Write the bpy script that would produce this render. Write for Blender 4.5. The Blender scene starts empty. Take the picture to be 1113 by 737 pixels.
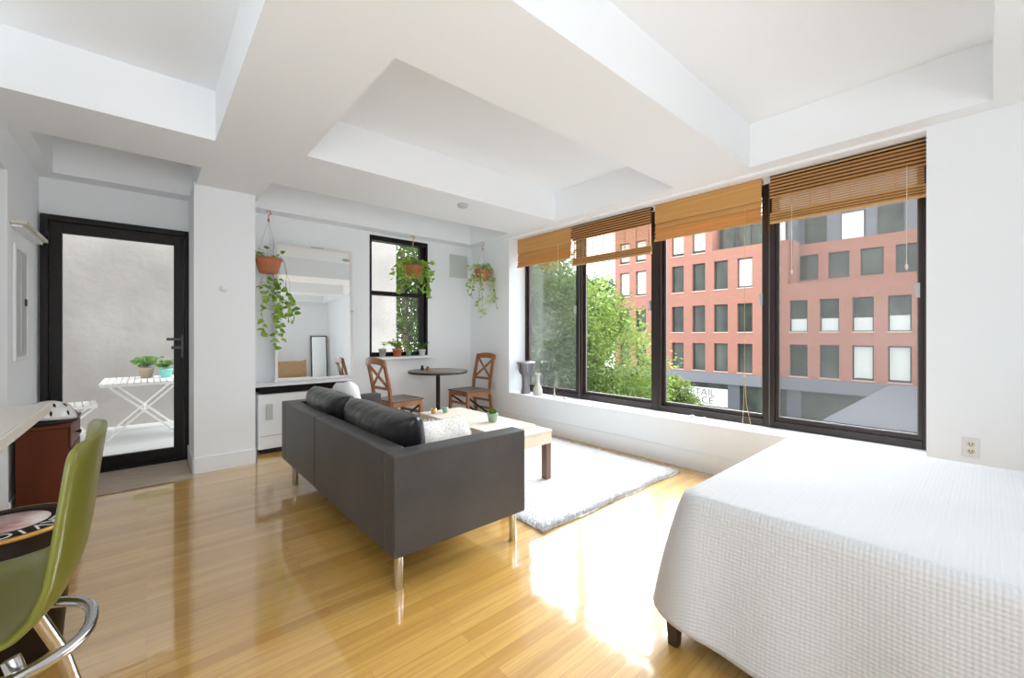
import bpy, bmesh, math, random
from mathutils import Vector, Matrix
random.seed(7)
C = bpy.context.scene.collection
sc = bpy.context.scene
PI = math.pi

# ------------------------------------------------------------------ camera
cam = bpy.data.cameras.new('camera'); camo = bpy.data.objects.new('camera', cam); C.objects.link(camo)
camo.location = (0, 0, 1.2); camo.rotation_euler = (PI/2, 0, -0.72)
cam.sensor_width = 36; cam.lens = 453/1113*36; cam.shift_y = -5/1113; cam.clip_start = 0.02; cam.clip_end = 400
sc.camera = camo
# ------------------------------------------------------------------ exposure / world / sun / added fill
sc.view_settings.view_transform = 'Standard'; sc.view_settings.look = 'None'
sc.view_settings.gamma = 1; sc.view_settings.use_curve_mapping = False
sc.view_settings.exposure = 0.44
SKY = 2.8; SUN = 19.0
sc.cycles.use_denoising = True
sc.cycles.max_bounces = 10; sc.cycles.diffuse_bounces = 6; sc.cycles.transparent_max_bounces = 24
sc.cycles.sample_clamp_indirect = 8
w = bpy.data.worlds.new('world'); sc.world = w; w.use_nodes = True
bg = w.node_tree.nodes['Background']; bg.inputs[0].default_value = (0.93, 0.97, 1.0, 1); bg.inputs[1].default_value = SKY
def light(name, kind, loc, target, energy, color=(1,1,1), **kw):
    l = bpy.data.lights.new(name, kind); l.energy = energy; l.color = color
    for k, v in kw.items(): setattr(l, k, v)
    o = bpy.data.objects.new(name, l); C.objects.link(o); o.location = loc
    d = Vector(target) - Vector(loc); o.rotation_euler = d.to_track_quat('-Z', 'Y').to_euler()
    return o
light('sun', 'SUN', (20, 4, 20), (20-math.cos(.75), 4-.12, 20-math.sin(.75)), SUN, (.86, .93, 1), angle=math.radians(75))
# added fill panels without fixtures: two behind the camera, one on the kitchen side
light('fill_behind', 'AREA', (.2, -1.45, 1.5), (.8, 4.5, 2.0), 34, (.90, .95, 1), shape='RECTANGLE', size=2.4, size_y=1.0)
light('fill_left', 'AREA', (-2.3, 1.2, 1.3), (1.5, 3.8, 1.8), 15, (.90, .95, 1), shape='RECTANGLE', size=2.4, size_y=1.0)
light('fill_up', 'AREA', (-.3, -.8, 1.0), (.1, .0, 2.3), 12, (.88, .94, 1), shape='RECTANGLE', size=1.2, size_y=1.0)

# ------------------------------------------------------------------ materials
def mat(name, col, rough=.6, metal=0, coat=0, spec=.5, trans=0, sub=None, noise=None, bump=None, sheen=0):
    m = bpy.data.materials.new(name); m.use_nodes = True; nt = m.node_tree
    b = nt.nodes['Principled BSDF']
    b.inputs['Base Color'].default_value = (*col, 1); b.inputs['Roughness'].default_value = rough
    b.inputs['Metallic'].default_value = metal; b.inputs['Coat Weight'].default_value = coat
    b.inputs['Specular IOR Level'].default_value = spec; b.inputs['Transmission Weight'].default_value = trans
    b.inputs['Sheen Weight'].default_value = sheen
    tc = nt.nodes.new('ShaderNodeTexCoord')
    def tex(scale, stretch=(1,1,1), detail=4):
        mp = nt.nodes.new('ShaderNodeMapping'); mp.inputs['Scale'].default_value = stretch
        nt.links.new(tc.outputs['Object'], mp.inputs[0])
        n = nt.nodes.new('ShaderNodeTexNoise'); n.inputs['Scale'].default_value = scale; n.inputs['Detail'].default_value = detail
        nt.links.new(mp.outputs[0], n.inputs['Vector']); return n
    if noise:   # (scale, colour 2, stretch)
        n = tex(noise[0], noise[2] if len(noise) > 2 else (1,1,1))
        r = nt.nodes.new('ShaderNodeValToRGB'); r.color_ramp.elements[0].position = .32; r.color_ramp.elements[1].position = .68
        r.color_ramp.elements[0].color = (*col, 1); r.color_ramp.elements[1].color = (*noise[1], 1)
        nt.links.new(n.outputs['Fac'], r.inputs[0]); nt.links.new(r.outputs[0], b.inputs['Base Color'])
    if bump:    # (scale, strength, distance)
        n = tex(bump[0], bump[3] if len(bump) > 3 else (1,1,1)); bp = nt.nodes.new('ShaderNodeBump')
        bp.inputs['Strength'].default_value = bump[1]; bp.inputs['Distance'].default_value = bump[2]
        nt.links.new(n.outputs['Fac'], bp.inputs['Height']); nt.links.new(bp.outputs[0], b.inputs['Normal'])
    return m
def glass_mat(name, tint=(1,1,1), rough=0.0, refl=1.0):
    m = bpy.data.materials.new(name); m.use_nodes = True; nt = m.node_tree; nt.nodes.clear()
    o = nt.nodes.new('ShaderNodeOutputMaterial'); mx = nt.nodes.new('ShaderNodeMixShader')
    t = nt.nodes.new('ShaderNodeBsdfTransparent'); t.inputs[0].default_value = (*tint, 1)
    g = nt.nodes.new('ShaderNodeBsdfGlossy'); g.inputs['Roughness'].default_value = rough
    f = nt.nodes.new('ShaderNodeFresnel'); f.inputs[0].default_value = 1.45
    mu = nt.nodes.new('ShaderNodeMath'); mu.operation = 'MULTIPLY'; mu.inputs[1].default_value = refl
    nt.links.new(f.outputs[0], mu.inputs[0]); nt.links.new(mu.outputs[0], mx.inputs[0])
    nt.links.new(t.outputs[0], mx.inputs[1]); nt.links.new(g.outputs[0], mx.inputs[2]); nt.links.new(mx.outputs[0], o.inputs[0])
    return m
def sheer_mat(name, col, opacity, rough=.8):
    m = bpy.data.materials.new(name); m.use_nodes = True; nt = m.node_tree; nt.nodes.clear()
    o = nt.nodes.new('ShaderNodeOutputMaterial'); mx = nt.nodes.new('ShaderNodeMixShader'); mx.inputs[0].default_value = opacity
    t = nt.nodes.new('ShaderNodeBsdfTransparent'); g = nt.nodes.new('ShaderNodeBsdfDiffuse'); g.inputs[0].default_value = (*col, 1)
    nt.links.new(t.outputs[0], mx.inputs[1]); nt.links.new(g.outputs[0], mx.inputs[2]); nt.links.new(mx.outputs[0], o.inputs[0])
    return m
def leaf_mat(name, c1, c2, scale=3):
    m = bpy.data.materials.new(name); m.use_nodes = True; nt = m.node_tree; nt.nodes.clear()
    o = nt.nodes.new('ShaderNodeOutputMaterial'); mx = nt.nodes.new('ShaderNodeMixShader'); mx.inputs[0].default_value = .45
    d = nt.nodes.new('ShaderNodeBsdfDiffuse'); t = nt.nodes.new('ShaderNodeBsdfTranslucent')
    tc = nt.nodes.new('ShaderNodeTexCoord'); n = nt.nodes.new('ShaderNodeTexNoise'); n.inputs['Scale'].default_value = scale
    r = nt.nodes.new('ShaderNodeValToRGB'); r.color_ramp.elements[0].position = .35; r.color_ramp.elements[1].position = .65
    r.color_ramp.elements[0].color = (*c1, 1); r.color_ramp.elements[1].color = (*c2, 1)
    nt.links.new(tc.outputs['Object'], n.inputs['Vector']); nt.links.new(n.outputs['Fac'], r.inputs[0])
    for s in (d, t): nt.links.new(r.outputs[0], s.inputs[0])
    nt.links.new(d.outputs[0], mx.inputs[1]); nt.links.new(t.outputs[0], mx.inputs[2]); nt.links.new(mx.outputs[0], o.inputs[0])
    return m
def floor_mat():
    m = bpy.data.materials.new('oak_strip_floor'); m.use_nodes = True; nt = m.node_tree; b = nt.nodes['Principled BSDF']
    tc = nt.nodes.new('ShaderNodeTexCoord')
    br = nt.nodes.new('ShaderNodeTexBrick'); br.offset = .37; br.offset_frequency = 2; br.squash = 1
    br.inputs['Scale'].default_value = 1; br.inputs['Brick Width'].default_value = .95; br.inputs['Row Height'].default_value = .058
    br.inputs['Mortar Size'].default_value = .0012; br.inputs['Mortar Smooth'].default_value = .2; br.inputs['Bias'].default_value = 0
    br.inputs['Color1'].default_value = (.0, .0, .0, 1); br.inputs['Color2'].default_value = (1, 1, 1, 1); br.inputs['Mortar'].default_value = (.3, .3, .3, 1)
    nt.links.new(tc.outputs['Object'], br.inputs['Vector'])
    r = nt.nodes.new('ShaderNodeValToRGB'); e = r.color_ramp.elements
    e[0].position = 0; e[0].color = FL[0]; e[1].position = 1; e[1].color = FL[2]
    x = e.new(.5); x.color = FL[1]
    nt.links.new(br.outputs['Color'], r.inputs[0])
    mp = nt.nodes.new('ShaderNodeMapping'); mp.inputs['Scale'].default_value = (1.6, 38, 1)
    nt.links.new(tc.outputs['Object'], mp.inputs[0])
    n = nt.nodes.new('ShaderNodeTexNoise'); n.inputs['Scale'].default_value = 1.6; n.inputs['Detail'].default_value = 6; n.inputs['Distortion'].default_value = .6
    nt.links.new(mp.outputs[0], n.inputs['Vector'])
    mx = nt.nodes.new('ShaderNodeMix'); mx.data_type = 'RGBA'; mx.blend_type = 'MULTIPLY'; mx.inputs['Factor'].default_value = .45
    r2 = nt.nodes.new('ShaderNodeValToRGB'); r2.color_ramp.elements[0].position = .3; r2.color_ramp.elements[0].color = (.62, .5, .36, 1); r2.color_ramp.elements[1].position = .62; r2.color_ramp.elements[1].color = (1, 1, 1, 1)
    nt.links.new(n.outputs['Fac'], r2.inputs[0])
    nt.links.new(r.outputs[0], mx.inputs[6]); nt.links.new(r2.outputs[0], mx.inputs[7])
    mm = nt.nodes.new('ShaderNodeMix'); mm.data_type = 'RGBA'; mm.inputs[7].default_value = (.30, .15, .04, 1)
    sc_ = nt.nodes.new('ShaderNodeMath'); sc_.operation = 'MULTIPLY'; sc_.inputs[1].default_value = .3
    nt.links.new(br.outputs['Fac'], sc_.inputs[0]); nt.links.new(sc_.outputs[0], mm.inputs[0])
    nt.links.new(mx.outputs[2], mm.inputs[6]); nt.links.new(mm.outputs[2], b.inputs['Base Color'])
    b.inputs['Roughness'].default_value = .3
    b.inputs['Coat Weight'].default_value = 1; b.inputs['Coat Roughness'].default_value = .06; b.inputs['Coat IOR'].default_value = 1.9
    n2 = nt.nodes.new('ShaderNodeTexNoise'); n2.inputs['Scale'].default_value = 2.2; n2.inputs['Detail'].default_value = 2
    mp2 = nt.nodes.new('ShaderNodeMapping'); mp2.inputs['Scale'].default_value = (1, 5, 1)
    nt.links.new(tc.outputs['Object'], mp2.inputs[0]); nt.links.new(mp2.outputs[0], n2.inputs['Vector'])
    bp = nt.nodes.new('ShaderNodeBump'); bp.inputs['Strength'].default_value = .12; bp.inputs['Distance'].default_value = .01
    nt.links.new(n2.outputs['Fac'], bp.inputs['Height']); nt.links.new(bp.outputs[0], b.inputs['Coat Normal'])
    return m
FL = [(.58, .32, .07, 1), (.68, .395, .095, 1), (.76, .465, .13, 1)]
def waffle_mat():
    m = bpy.data.materials.new('white_waffle_cotton'); m.use_nodes = True; nt = m.node_tree; b = nt.nodes['Principled BSDF']
    b.inputs['Base Color'].default_value = (.60, .605, .615, 1); b.inputs['Roughness'].default_value = .9; b.inputs['Sheen Weight'].default_value = .2
    uv = nt.nodes.new('ShaderNodeUVMap'); uv.uv_map = 'UVMap'
    sep = nt.nodes.new('ShaderNodeSeparateXYZ'); nt.links.new(uv.outputs[0], sep.inputs[0])
    outs = []
    for i in (0, 1):
        a = nt.nodes.new('ShaderNodeMath'); a.operation = 'MULTIPLY'; a.inputs[1].default_value = 2*PI/.0125
        s = nt.nodes.new('ShaderNodeMath'); s.operation = 'SINE'
        nt.links.new(sep.outputs[i], a.inputs[0]); nt.links.new(a.outputs[0], s.inputs[0]); outs.append(s)
    mx = nt.nodes.new('ShaderNodeMath'); mx.operation = 'ADD'
    nt.links.new(outs[0].outputs[0], mx.inputs[0]); nt.links.new(outs[1].outputs[0], mx.inputs[1])
    bp = nt.nodes.new('ShaderNodeBump'); bp.inputs['Strength'].default_value = .2; bp.inputs['Distance'].default_value = .003
    nt.links.new(mx.outputs[0], bp.inputs['Height']); nt.links.new(bp.outputs[0], b.inputs['Normal'])
    return m
def brick_mat():
    m = bpy.data.materials.new('red_brick_facade'); m.use_nodes = True; nt = m.node_tree; b = nt.nodes['Principled BSDF']
    tc = nt.nodes.new('ShaderNodeTexCoord'); mp = nt.nodes.new('ShaderNodeMapping'); mp.inputs['Rotation'].default_value = (PI/2, 0, PI/2)
    sep = nt.nodes.new('ShaderNodeSeparateXYZ'); cb = nt.nodes.new('ShaderNodeCombineXYZ')
    nt.links.new(tc.outputs['Object'], sep.inputs[0]); nt.links.new(sep.outputs[1], cb.inputs[0]); nt.links.new(sep.outputs[2], cb.inputs[1])
    br = nt.nodes.new('ShaderNodeTexBrick'); br.inputs['Scale'].default_value = 1; br.inputs['Brick Width'].default_value = .3; br.inputs['Row Height'].default_value = .1; br.inputs['Mortar Size'].default_value = .008
    br.inputs['Color1'].default_value = (.33, .145, .103, 1); br.inputs['Color2'].default_value = (.385, .172, .125, 1); br.inputs['Mortar'].default_value = (.36, .21, .17, 1)
    nt.links.new(cb.outputs[0], br.inputs['Vector']); nt.links.new(br.outputs['Color'], b.inputs['Base Color'])
    b.inputs['Roughness'].default_value = .9
    return m
M = dict(
 wall=mat('white_wall_paint', (.89, .915, .935), .7, bump=(60, .03, .002)),
 ceil=mat('white_ceiling_paint', (.91, .93, .95), .8),
 trimw=mat('white_gloss_trim', (.85, .87, .89), .35),
 greyw=mat('white_door_in_shade', (.6, .62, .63), .5),  # white door, the doorway's shade is put into its grey
 floor=floor_mat(),
 black=mat('black_metal_frame', (.010, .007, .006), .45, spec=.25),
 bronze=mat('dark_bronze_aluminium', (.035, .026, .023), .35, metal=.3),
 bronze_l=mat('paler_bronze_edge', (.20, .17, .16), .35, metal=.4),  # paler bronze than the frames, for beads and slim mullions
 glass=glass_mat('clear_window_glass', rough=.12, refl=.3),
 doorglass=glass_mat('clear_door_glass', rough=.14, refl=.3),
 screen=sheer_mat('insect_screen_mesh', (.22, .23, .23), .25),
 bamboo=mat('tan_woven_bamboo', (.55, .27, .075), .6, noise=(26, (.66, .36, .115), (1, .06, 7)), bump=(60, .3, .003, (1, .1, 8))),
 bamboo_d=mat('brown_bamboo_slat', (.42, .175, .05), .5, noise=(20, (.56, .28, .09), (1, .1, 5))),
 bamboo_k=mat('dark_bamboo_backing', (.16, .055, .015), .6),
 bamboo_l=mat('pale_bamboo_slat', (.66, .37, .14), .5),
 reed=sheer_mat('sheer_reed_weave', (.45, .27, .13), .72),
 cord=mat('off_white_cord', (.75, .70, .6), .8),
 cordt=mat('tan_jute_cord', (.62, .45, .2), .8),
 leather=mat('dark_charcoal_leather', (.045, .043, .045), .42, bump=(70, .12, .003), noise=(3, (.07, .066, .068))),
 leather_b=mat('black_shiny_leather', (.010, .010, .011), .28, bump=(6, .6, .03)),
 chrome=mat('brushed_chrome', (.62, .63, .65), .18, metal=1),
 steel=mat('satin_steel', (.45, .46, .48), .3, metal=1),
 fabricw=mat('white_cotton', (.82, .82, .82), .9, bump=(40, .2, .01), sheen=.2),
 fur=mat('cream_fluffy_wool', (.80, .78, .75), .95, noise=(22, (.86, .84, .81)), bump=(45, .3, .01), sheen=.3),
 rug=mat('off_white_shag', (.72, .715, .71), .95, noise=(16, (.82, .815, .81)), bump=(90, 1, .02), sheen=.4),
 mat_=mat('taupe_flat_weave', (.40, .32, .25), .9, noise=(8, (.52, .44, .35), (1, 6, 1)), bump=(120, .3, .003)),
 birch=mat('pale_birch_wood', (.66, .56, .43), .4, noise=(5, (.73, .64, .51), (1, 8, 1))),
 birch_l=mat('cream_birch_veneer', (.76, .67, .55), .35, noise=(5, (.82, .74, .63), (8, 1, 1))),
 legb=mat('brown_wood_leg', (.17, .09, .065), .4),
 wood=mat('honey_brown_wood', (.27, .10, .035), .38, noise=(9, (.36, .15, .055), (1, 1, .15))),
 wood_d=mat('dark_brown_seat', (.13, .085, .065), .35),
 walnut=mat('grey_brown_tabletop', (.17, .12, .095), .3, noise=(5, (.24, .18, .145), (1, 9, 1))),
 iron=mat('dark_grey_iron', (.05, .052, .055), .4, metal=.6),
 terra=mat('terracotta_plastic', (.52, .15, .06), .5, noise=(8, (.60, .20, .09))),
 soil=mat('potting_soil', (.05, .03, .02), .95),
 leaf=leaf_mat('pothos_leaf', (.16, .34, .04), (.50, .66, .16), 9),
 leaf_d=leaf_mat('dark_leaf', (.07, .18, .035), (.22, .40, .08), 9),
 leaf_v=leaf_mat('variegated_leaf', (.32, .46, .12), (.74, .78, .48), 14),
 stem=mat('thin_vine_stem', (.25, .28, .12), .7),
 tree1=leaf_mat('light_green_locust_leaf', (.09, .155, .03), (.25, .32, .09), .9),
 tree2=leaf_mat('mid_green_leaf', (.055, .10, .03), (.155, .22, .075), .9),
 tree3=leaf_mat('dark_evergreen_leaf', (.05, .09, .045), (.10, .17, .07), .6),
 bark=mat('tree_bark', (.12, .09, .065), .9, bump=(12, .6, .04)),
 waffle=waffle_mat(),
 espresso=mat('espresso_wood', (.035, .018, .012), .35),
 rattan=mat('tan_rattan', (.45, .27, .13), .6, noise=(10, (.60, .40, .22), (1, 1, 9)), bump=(60, .5, .005)),
 mirror=mat('silvered_mirror', (.92, .94, .94), .005, metal=1),
 pinkw=mat('pale_pink_white_frame', (.78, .74, .72), .4),
 grille=mat('black_vent_grille', (.008, .008, .008), .6, spec=.2),
 unitw=mat('white_enamel_unit', (.80, .82, .83), .4),
 greyp=mat('light_grey_plastic', (.52, .53, .54), .5),
 vent=mat('pale_sage_panel', (.60, .64, .58), .6),
 green=mat('olive_green_shell', (.15, .155, .018), .35, coat=.15),
 green_in=mat('olive_green_shell_inside', (.20, .23, .045), .25, coat=.5),
 counter=mat('pale_stone_counter', (.62, .58, .53), .35),
 counter_e=mat('cream_counter_edge', (.70, .66, .58), .4),
 pine=mat('red_stained_pine', (.10, .020, .006), .5, spec=.25, noise=(5, (.15, .034, .010), (1, 1, .3))),
 helmet=mat('white_helmet_shell', (.80, .80, .80), .25, coat=.5),
 blackp=mat('black_rubber', (.012, .012, .012), .6),
 gold=mat('worn_gold_rim', (.60, .34, .08), .35, metal=.4),
 lidk=mat('black_printed_lid', (.014, .010, .009), .7, spec=.2),
 lidc=mat('cream_and_red_print', (.72, .66, .60), .3, noise=(9, (.42, .05, .06))),
 print=mat('white_print', (.85, .85, .82), .5),
 darkw=mat('very_dark_wood', (.012, .006, .003), .4, spec=.3),
 celad=mat('sage_green_ceramic', (.28, .40, .27), .35),
 greypot=mat('grey_green_ceramic', (.35, .37, .32), .5),
 whitepot=mat('white_ceramic', (.78, .76, .74), .4),
 sand=mat('sand_stone_pot', (.42, .34, .25), .8),
 teal=mat('turquoise_ceramic', (.22, .62, .58), .35),
 pewter=mat('engraved_pewter', (.24, .24, .25), .38, metal=.6, bump=(30, .7, .01)),
 skin=mat('grey_drum_skin', (.35, .35, .35), .7),
 vase=glass_mat('frosted_pale_glass', (.93, .93, .90), .15, 1.4),
 vasec=mat('milky_carved_crystal', (.78, .76, .70), .2, trans=.35, bump=(30, .6, .01)),
 brass=mat('brass_candle_cup', (.62, .38, .14), .3, metal=.7),
 wax=mat('cream_wax', (.8, .74, .62), .5),
 shell=mat('pink_white_shell', (.72, .58, .52), .4),
 concrete=mat('beige_patio_concrete', (.33, .305, .278), .9, noise=(2.5, (.39, .36, .332)), bump=(9, .3, .02)),
 patio=mat('white_patio_floor', (.45, .445, .43), .7),
 whitem=mat('white_painted_metal', (.80, .78, .74), .4),
 brick=brick_mat(),
 bglass=mat('dark_building_glass', (.025, .033, .03), .12, spec=.35, noise=(.9, (.085, .10, .08), (1, 1, .5))),
 bframe=mat('dark_window_surround', (.06, .055, .055), .5),
 bstone=mat('pale_stone_sill', (.58, .42, .36), .7),
 bshade=mat('white_roller_shade', (.66, .70, .66), .8),
 slate=mat('slate_metal_cladding', (.10, .105, .12), .5),
 slate_l=mat('pale_slate_canopy', (.17, .175, .20), .5),
 pent=mat('grey_penthouse_cladding', (.17, .18, .20), .5),
 sign=mat('white_sign_board', (.80, .83, .84), .5),
 signt=mat('dark_green_grey_lettering', (.10, .13, .10), .5),
 asphalt=mat('street_asphalt', (.16, .16, .165), .9),
 pave=mat('pale_sidewalk', (.36, .35, .34), .9),
 roofm=mat('pale_grey_metal_roof', (.058, .057, .062), .9, spec=.05, noise=(1.5, (.068, .067, .072), (6, 1, 1))),
)
# ------------------------------------------------------------------ mesh helpers
class MB:
    def __init__(s): s.v = []; s.f = []; s.sm = []
    def add(s, vs, fs, smooth=False, T=None):
        o = len(s.v)
        s.v += [tuple(T @ Vector(v)) if T is not None else tuple(v) for v in vs]
        for f in fs: s.f.append(tuple(i+o for i in f)); s.sm.append(smooth)
        return s
    def box(s, x0, x1, y0, y1, z0, z1, T=None):
        vs = [(x, y, z) for z in (z0, z1) for y in (y0, y1) for x in (x0, x1)]
        return s.add(vs, [(0,2,3,1),(4,5,7,6),(0,1,5,4),(2,6,7,3),(0,4,6,2),(1,3,7,5)], False, T)
    def bar(s, p, q, w, h, up=(0,0,1)):
        p, q = Vector(p), Vector(q); d = (q-p).normalized(); u = Vector(up)
        if abs(d.dot(u)) > .98: u = Vector((1,0,0))
        a = d.cross(u).normalized(); b = a.cross(d).normalized()
        vs = [c + a*sx*w/2 + b*sz*h/2 for c in (p, q) for sx, sz in ((-1,-1),(1,-1),(1,1),(-1,1))]
        return s.add(vs, [(3,2,1,0),(4,5,6,7),(0,1,5,4),(1,2,6,5),(2,3,7,6),(3,0,4,7)])
    def tube(s, pts, r, n=10, r2=None, closed=False):
        pts = [Vector(p) for p in pts]; k = len(pts); rings = []; prev = None
        for i, p in enumerate(pts):
            if closed: d = (pts[(i+1) % k]-pts[i-1]).normalized()
            else: d = (pts[min(i+1, k-1)]-pts[max(i-1, 0)]).normalized()
            if prev is None:
                u = Vector((0,0,1)) if abs(d.z) < .9 else Vector((1,0,0)); a = d.cross(u).normalized()
            else: a = (prev - d*prev.dot(d)).normalized()
            b = d.cross(a); prev = a
            rr = r if r2 is None else r + (r2-r)*i/(k-1)
            rings.append([p + a*math.cos(2*PI*j/n)*rr + b*math.sin(2*PI*j/n)*rr for j in range(n)])
        vs = [v for R in rings for v in R]; fs = []
        for i in range(k if closed else k-1):
            i2 = (i+1) % k
            for j in range(n): fs.append((i*n+j, i*n+(j+1) % n, i2*n+(j+1) % n, i2*n+j))
        s.add(vs, fs, True)
        if not closed: s.add(rings[0], [tuple(range(n))[::-1]]); s.add(rings[-1], [tuple(range(n))])
        return s
    def lathe(s, prof, c=(0,0,0), n=28, T=None, smooth=True):
        vs = []; fs = []
        for r, z in prof:
            for j in range(n): vs.append((c[0]+r*math.cos(2*PI*j/n), c[1]+r*math.sin(2*PI*j/n), c[2]+z))
        for i in range(len(prof)-1):
            for j in range(n): fs.append((i*n+j, i*n+(j+1) % n, (i+1)*n+(j+1) % n, (i+1)*n+j))
        s.add(vs, fs, smooth, T)
        for i in (0, len(prof)-1):
            if prof[i][0] > 1e-5: s.add(vs[i*n:(i+1)*n], [tuple(range(n))[::(-1 if i == 0 else 1)]], False, T)
        return s
    def build(s, name, m, parent=None, loc=None, bevel=0, subsurf=0, seg=2):
        me = bpy.data.meshes.new(name); me.from_pydata(s.v, [], s.f); me.update()
        me.polygons.foreach_set('use_smooth', s.sm)
        me.materials.append(M[m] if isinstance(m, str) else m)
        o = bpy.data.objects.new(name, me); C.objects.link(o)
        if loc: o.location = loc
        if parent: o.parent = parent
        if bevel:
            b = o.modifiers.new('bevel', 'BEVEL'); b.width = bevel; b.segments = seg; b.limit_method = 'ANGLE'; b.angle_limit = .7
            if seg > 1: me.polygons.foreach_set('use_smooth', [True]*len(me.polygons)); w_ = o.modifiers.new('wn', 'WEIGHTED_NORMAL'); w_.keep_sharp = False
        if subsurf:
            b = o.modifiers.new('sub', 'SUBSURF'); b.levels = b.render_levels = subsurf
        return o
def B(*a, T=None): return MB().box(*a, T=T)
def tag(o, label=None, cat=None, group=None, kind=None):
    if label: o['label'] = label
    if cat: o['category'] = cat
    if group: o['group'] = group
    if kind: o['kind'] = kind
    return o
def thing(name, label, cat, loc=(0,0,0), rz=0, group=None):
    o = bpy.data.objects.new(name, None); C.objects.link(o); o.location = loc; o.rotation_euler = (0, 0, rz)
    o.empty_display_size = .1
    return tag(o, label, cat, group)
def struct(o): o['kind'] = 'structure'; return o
def holes(mb, u0, u1, v0, v1, hs, put):
    """rectangle u x v minus holes, as boxes; put(mb,ua,ub,va,vb)"""
    us = sorted({u0, u1, *[h[0] for h in hs], *[h[1] for h in hs]}); us = [u for u in us if u0 <= u <= u1]
    for a, b in zip(us, us[1:]):
        m = (a+b)/2; blocked = sorted([(max(h[2], v0), min(h[3], v1)) for h in hs if h[0] <= m <= h[1]])
        z = v0
        for p, q in blocked:
            if p > z+1e-6: put(mb, a, b, z, p)
            z = max(z, q)
        if z < v1-1e-6: put(mb, a, b, z, v1)
    return mb
def text_mesh(mb, s, size, T, depth=.002):
    cu = bpy.data.curves.new('t', 'FONT'); cu.body = s; cu.size = size; cu.extrude = depth; cu.align_x = 'CENTER'; cu.align_y = 'CENTER'
    o = bpy.data.objects.new('t', cu); C.objects.link(o)
    dg = bpy.context.evaluated_depsgraph_get(); me = bpy.data.meshes.new_from_object(o.evaluated_get(dg))
    mb.add([v.co for v in me.vertices], [tuple(p.vertices) for p in me.polygons], False, T)
    bpy.data.objects.remove(o); bpy.data.curves.remove(cu); bpy.data.meshes.remove(me)
def leaf_pts(mb, p, d, size, up=None, wid=.75):
    """heart-ish folded leaf at p pointing along d"""
    d = Vector(d).normalized(); u = Vector(up) if up else Vector((random.uniform(-1,1), random.uniform(-1,1), random.uniform(-.2,1)))
    a = d.cross(u)
    if a.length < 1e-3: a = d.cross(Vector((0.3,1,0.2)))
    a.normalize(); n = a.cross(d).normalized(); p = Vector(p); s_ = size; w_ = wid*size
    vs = [p, p+a*w_*.45+d*s_*.12+n*s_*.05, p+a*w_*.42+d*s_*.5+n*s_*.06, p+d*s_, p-a*w_*.42+d*s_*.5+n*s_*.06, p-a*w_*.45+d*s_*.12+n*s_*.05, p+d*s_*.5-n*s_*.02]
    mb.add(vs, [(0,1,2,6), (6,2,3), (0,6,4,5), (6,3,4)], True)

# ================================================================== ROOM SHELL
ZS, ZC = 2.49, 2.82      # beam underside, recess ceiling
XR, XO = 3.65, 4.05      # window wall inner face, outer face
YB = 5.10                # back wall
YN, XL, XW = -1.6, -2.6, -.66   # near wall, kitchen wall, left wall by the door
struct(B(XL-.2, XR+.4, YN-.2, YB+.25, -.12, 0).build('floor', 'floor'))
rec = [(.87, 3.5, 1.82, 3.24), (.87, 3.5, -.02, 1.21), (-2.2, .345, -.02, 3.39), (-.56, .32, 4.0, 4.9), (.80, 3.5, 4.03, 4.9), (.87, 3.5, -1.45, -.38), (-2.2, .345, -1.45, -.38)]
cm = MB(); holes(cm, XL-.2, XR+.4, YN-.2, YB+.25, rec, lambda m, a, b, c, d: m.box(a, b, c, d, ZS, ZC+.1))
cm.box(XL-.2, XR+.4, YN-.2, YB+.25, ZC, ZC+.12)
struct(cm.build('ceiling', 'ceil'))
# window wall
wm = MB(); holes(wm, YN, YB+.25, 0, ZS+.02, [(.25, 4.22, .415, 2.47)], lambda m, a, b, c, d: m.box(XR, XO, a, b, c, d))
struct(wm.build('wall_right', 'wall'))
# back wall
DW = (-.65, .318, 0, 2.185); BW = (2.10, 2.925, .915, 2.455)
wm = MB(); holes(wm, XL, XR, 0, ZS+.02, [DW, BW], lambda m, a, b, c, d: m.box(a, b, YB, YB+.25, c, d))
struct(wm.build('wall_back', 'wall'))
struct(B(.306, .76, 4.48, YB, 0, ZS+.02).build('wall_pier', 'wall'))
# left wall beside the door with a doorway
wm = MB(); holes(wm, 2.85, YB, 0, ZS+.02, [(3.0, 4.08, 0, 2.24)], lambda m, a, b, c, d: m.box(XW-.15, XW, a, b, c, d))
struct(wm.build('wall_left', 'wall'))
struct(B(XW-.12, XW-.08, 3.0, 4.08, 0, 2.24).build('door_2', 'greyw', bevel=.003))
struct(B(XL, XW-.15, 2.85, 3.0, 0, ZS+.02).build('wall_kitchen', 'wall'))
struct(B(XL-.15, XL, YN, 3.0, 0, ZS+.02).build('wall_far_left', 'wall'))
struct(B(XL-.15, XR+.3, YN-.15, YN, 0, ZS+.02).build('wall_near', 'wall'))
# baseboards
struct(B(XR-.014, XR, YN, YB, 0, .165).build('baseboard_right', 'trimw', bevel=.004))
mb = MB().box(.296, .772, 4.468, 4.48, 0, .14).box(.294, .306, 4.468, 5.05, 0, .14).box(.76, .772, 4.468, YB, 0, .14)
struct(mb.build('baseboard_pier', 'trimw', bevel=.003))
struct(B(1.76, XR, YB-.013, YB, 0, .13).build('baseboard_back', 'trimw', bevel=.003))
struct(B(XW, XW+.012, 4.08, YB-.06, 0, .13).build('baseboard_left', 'trimw', bevel=.003))
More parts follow.
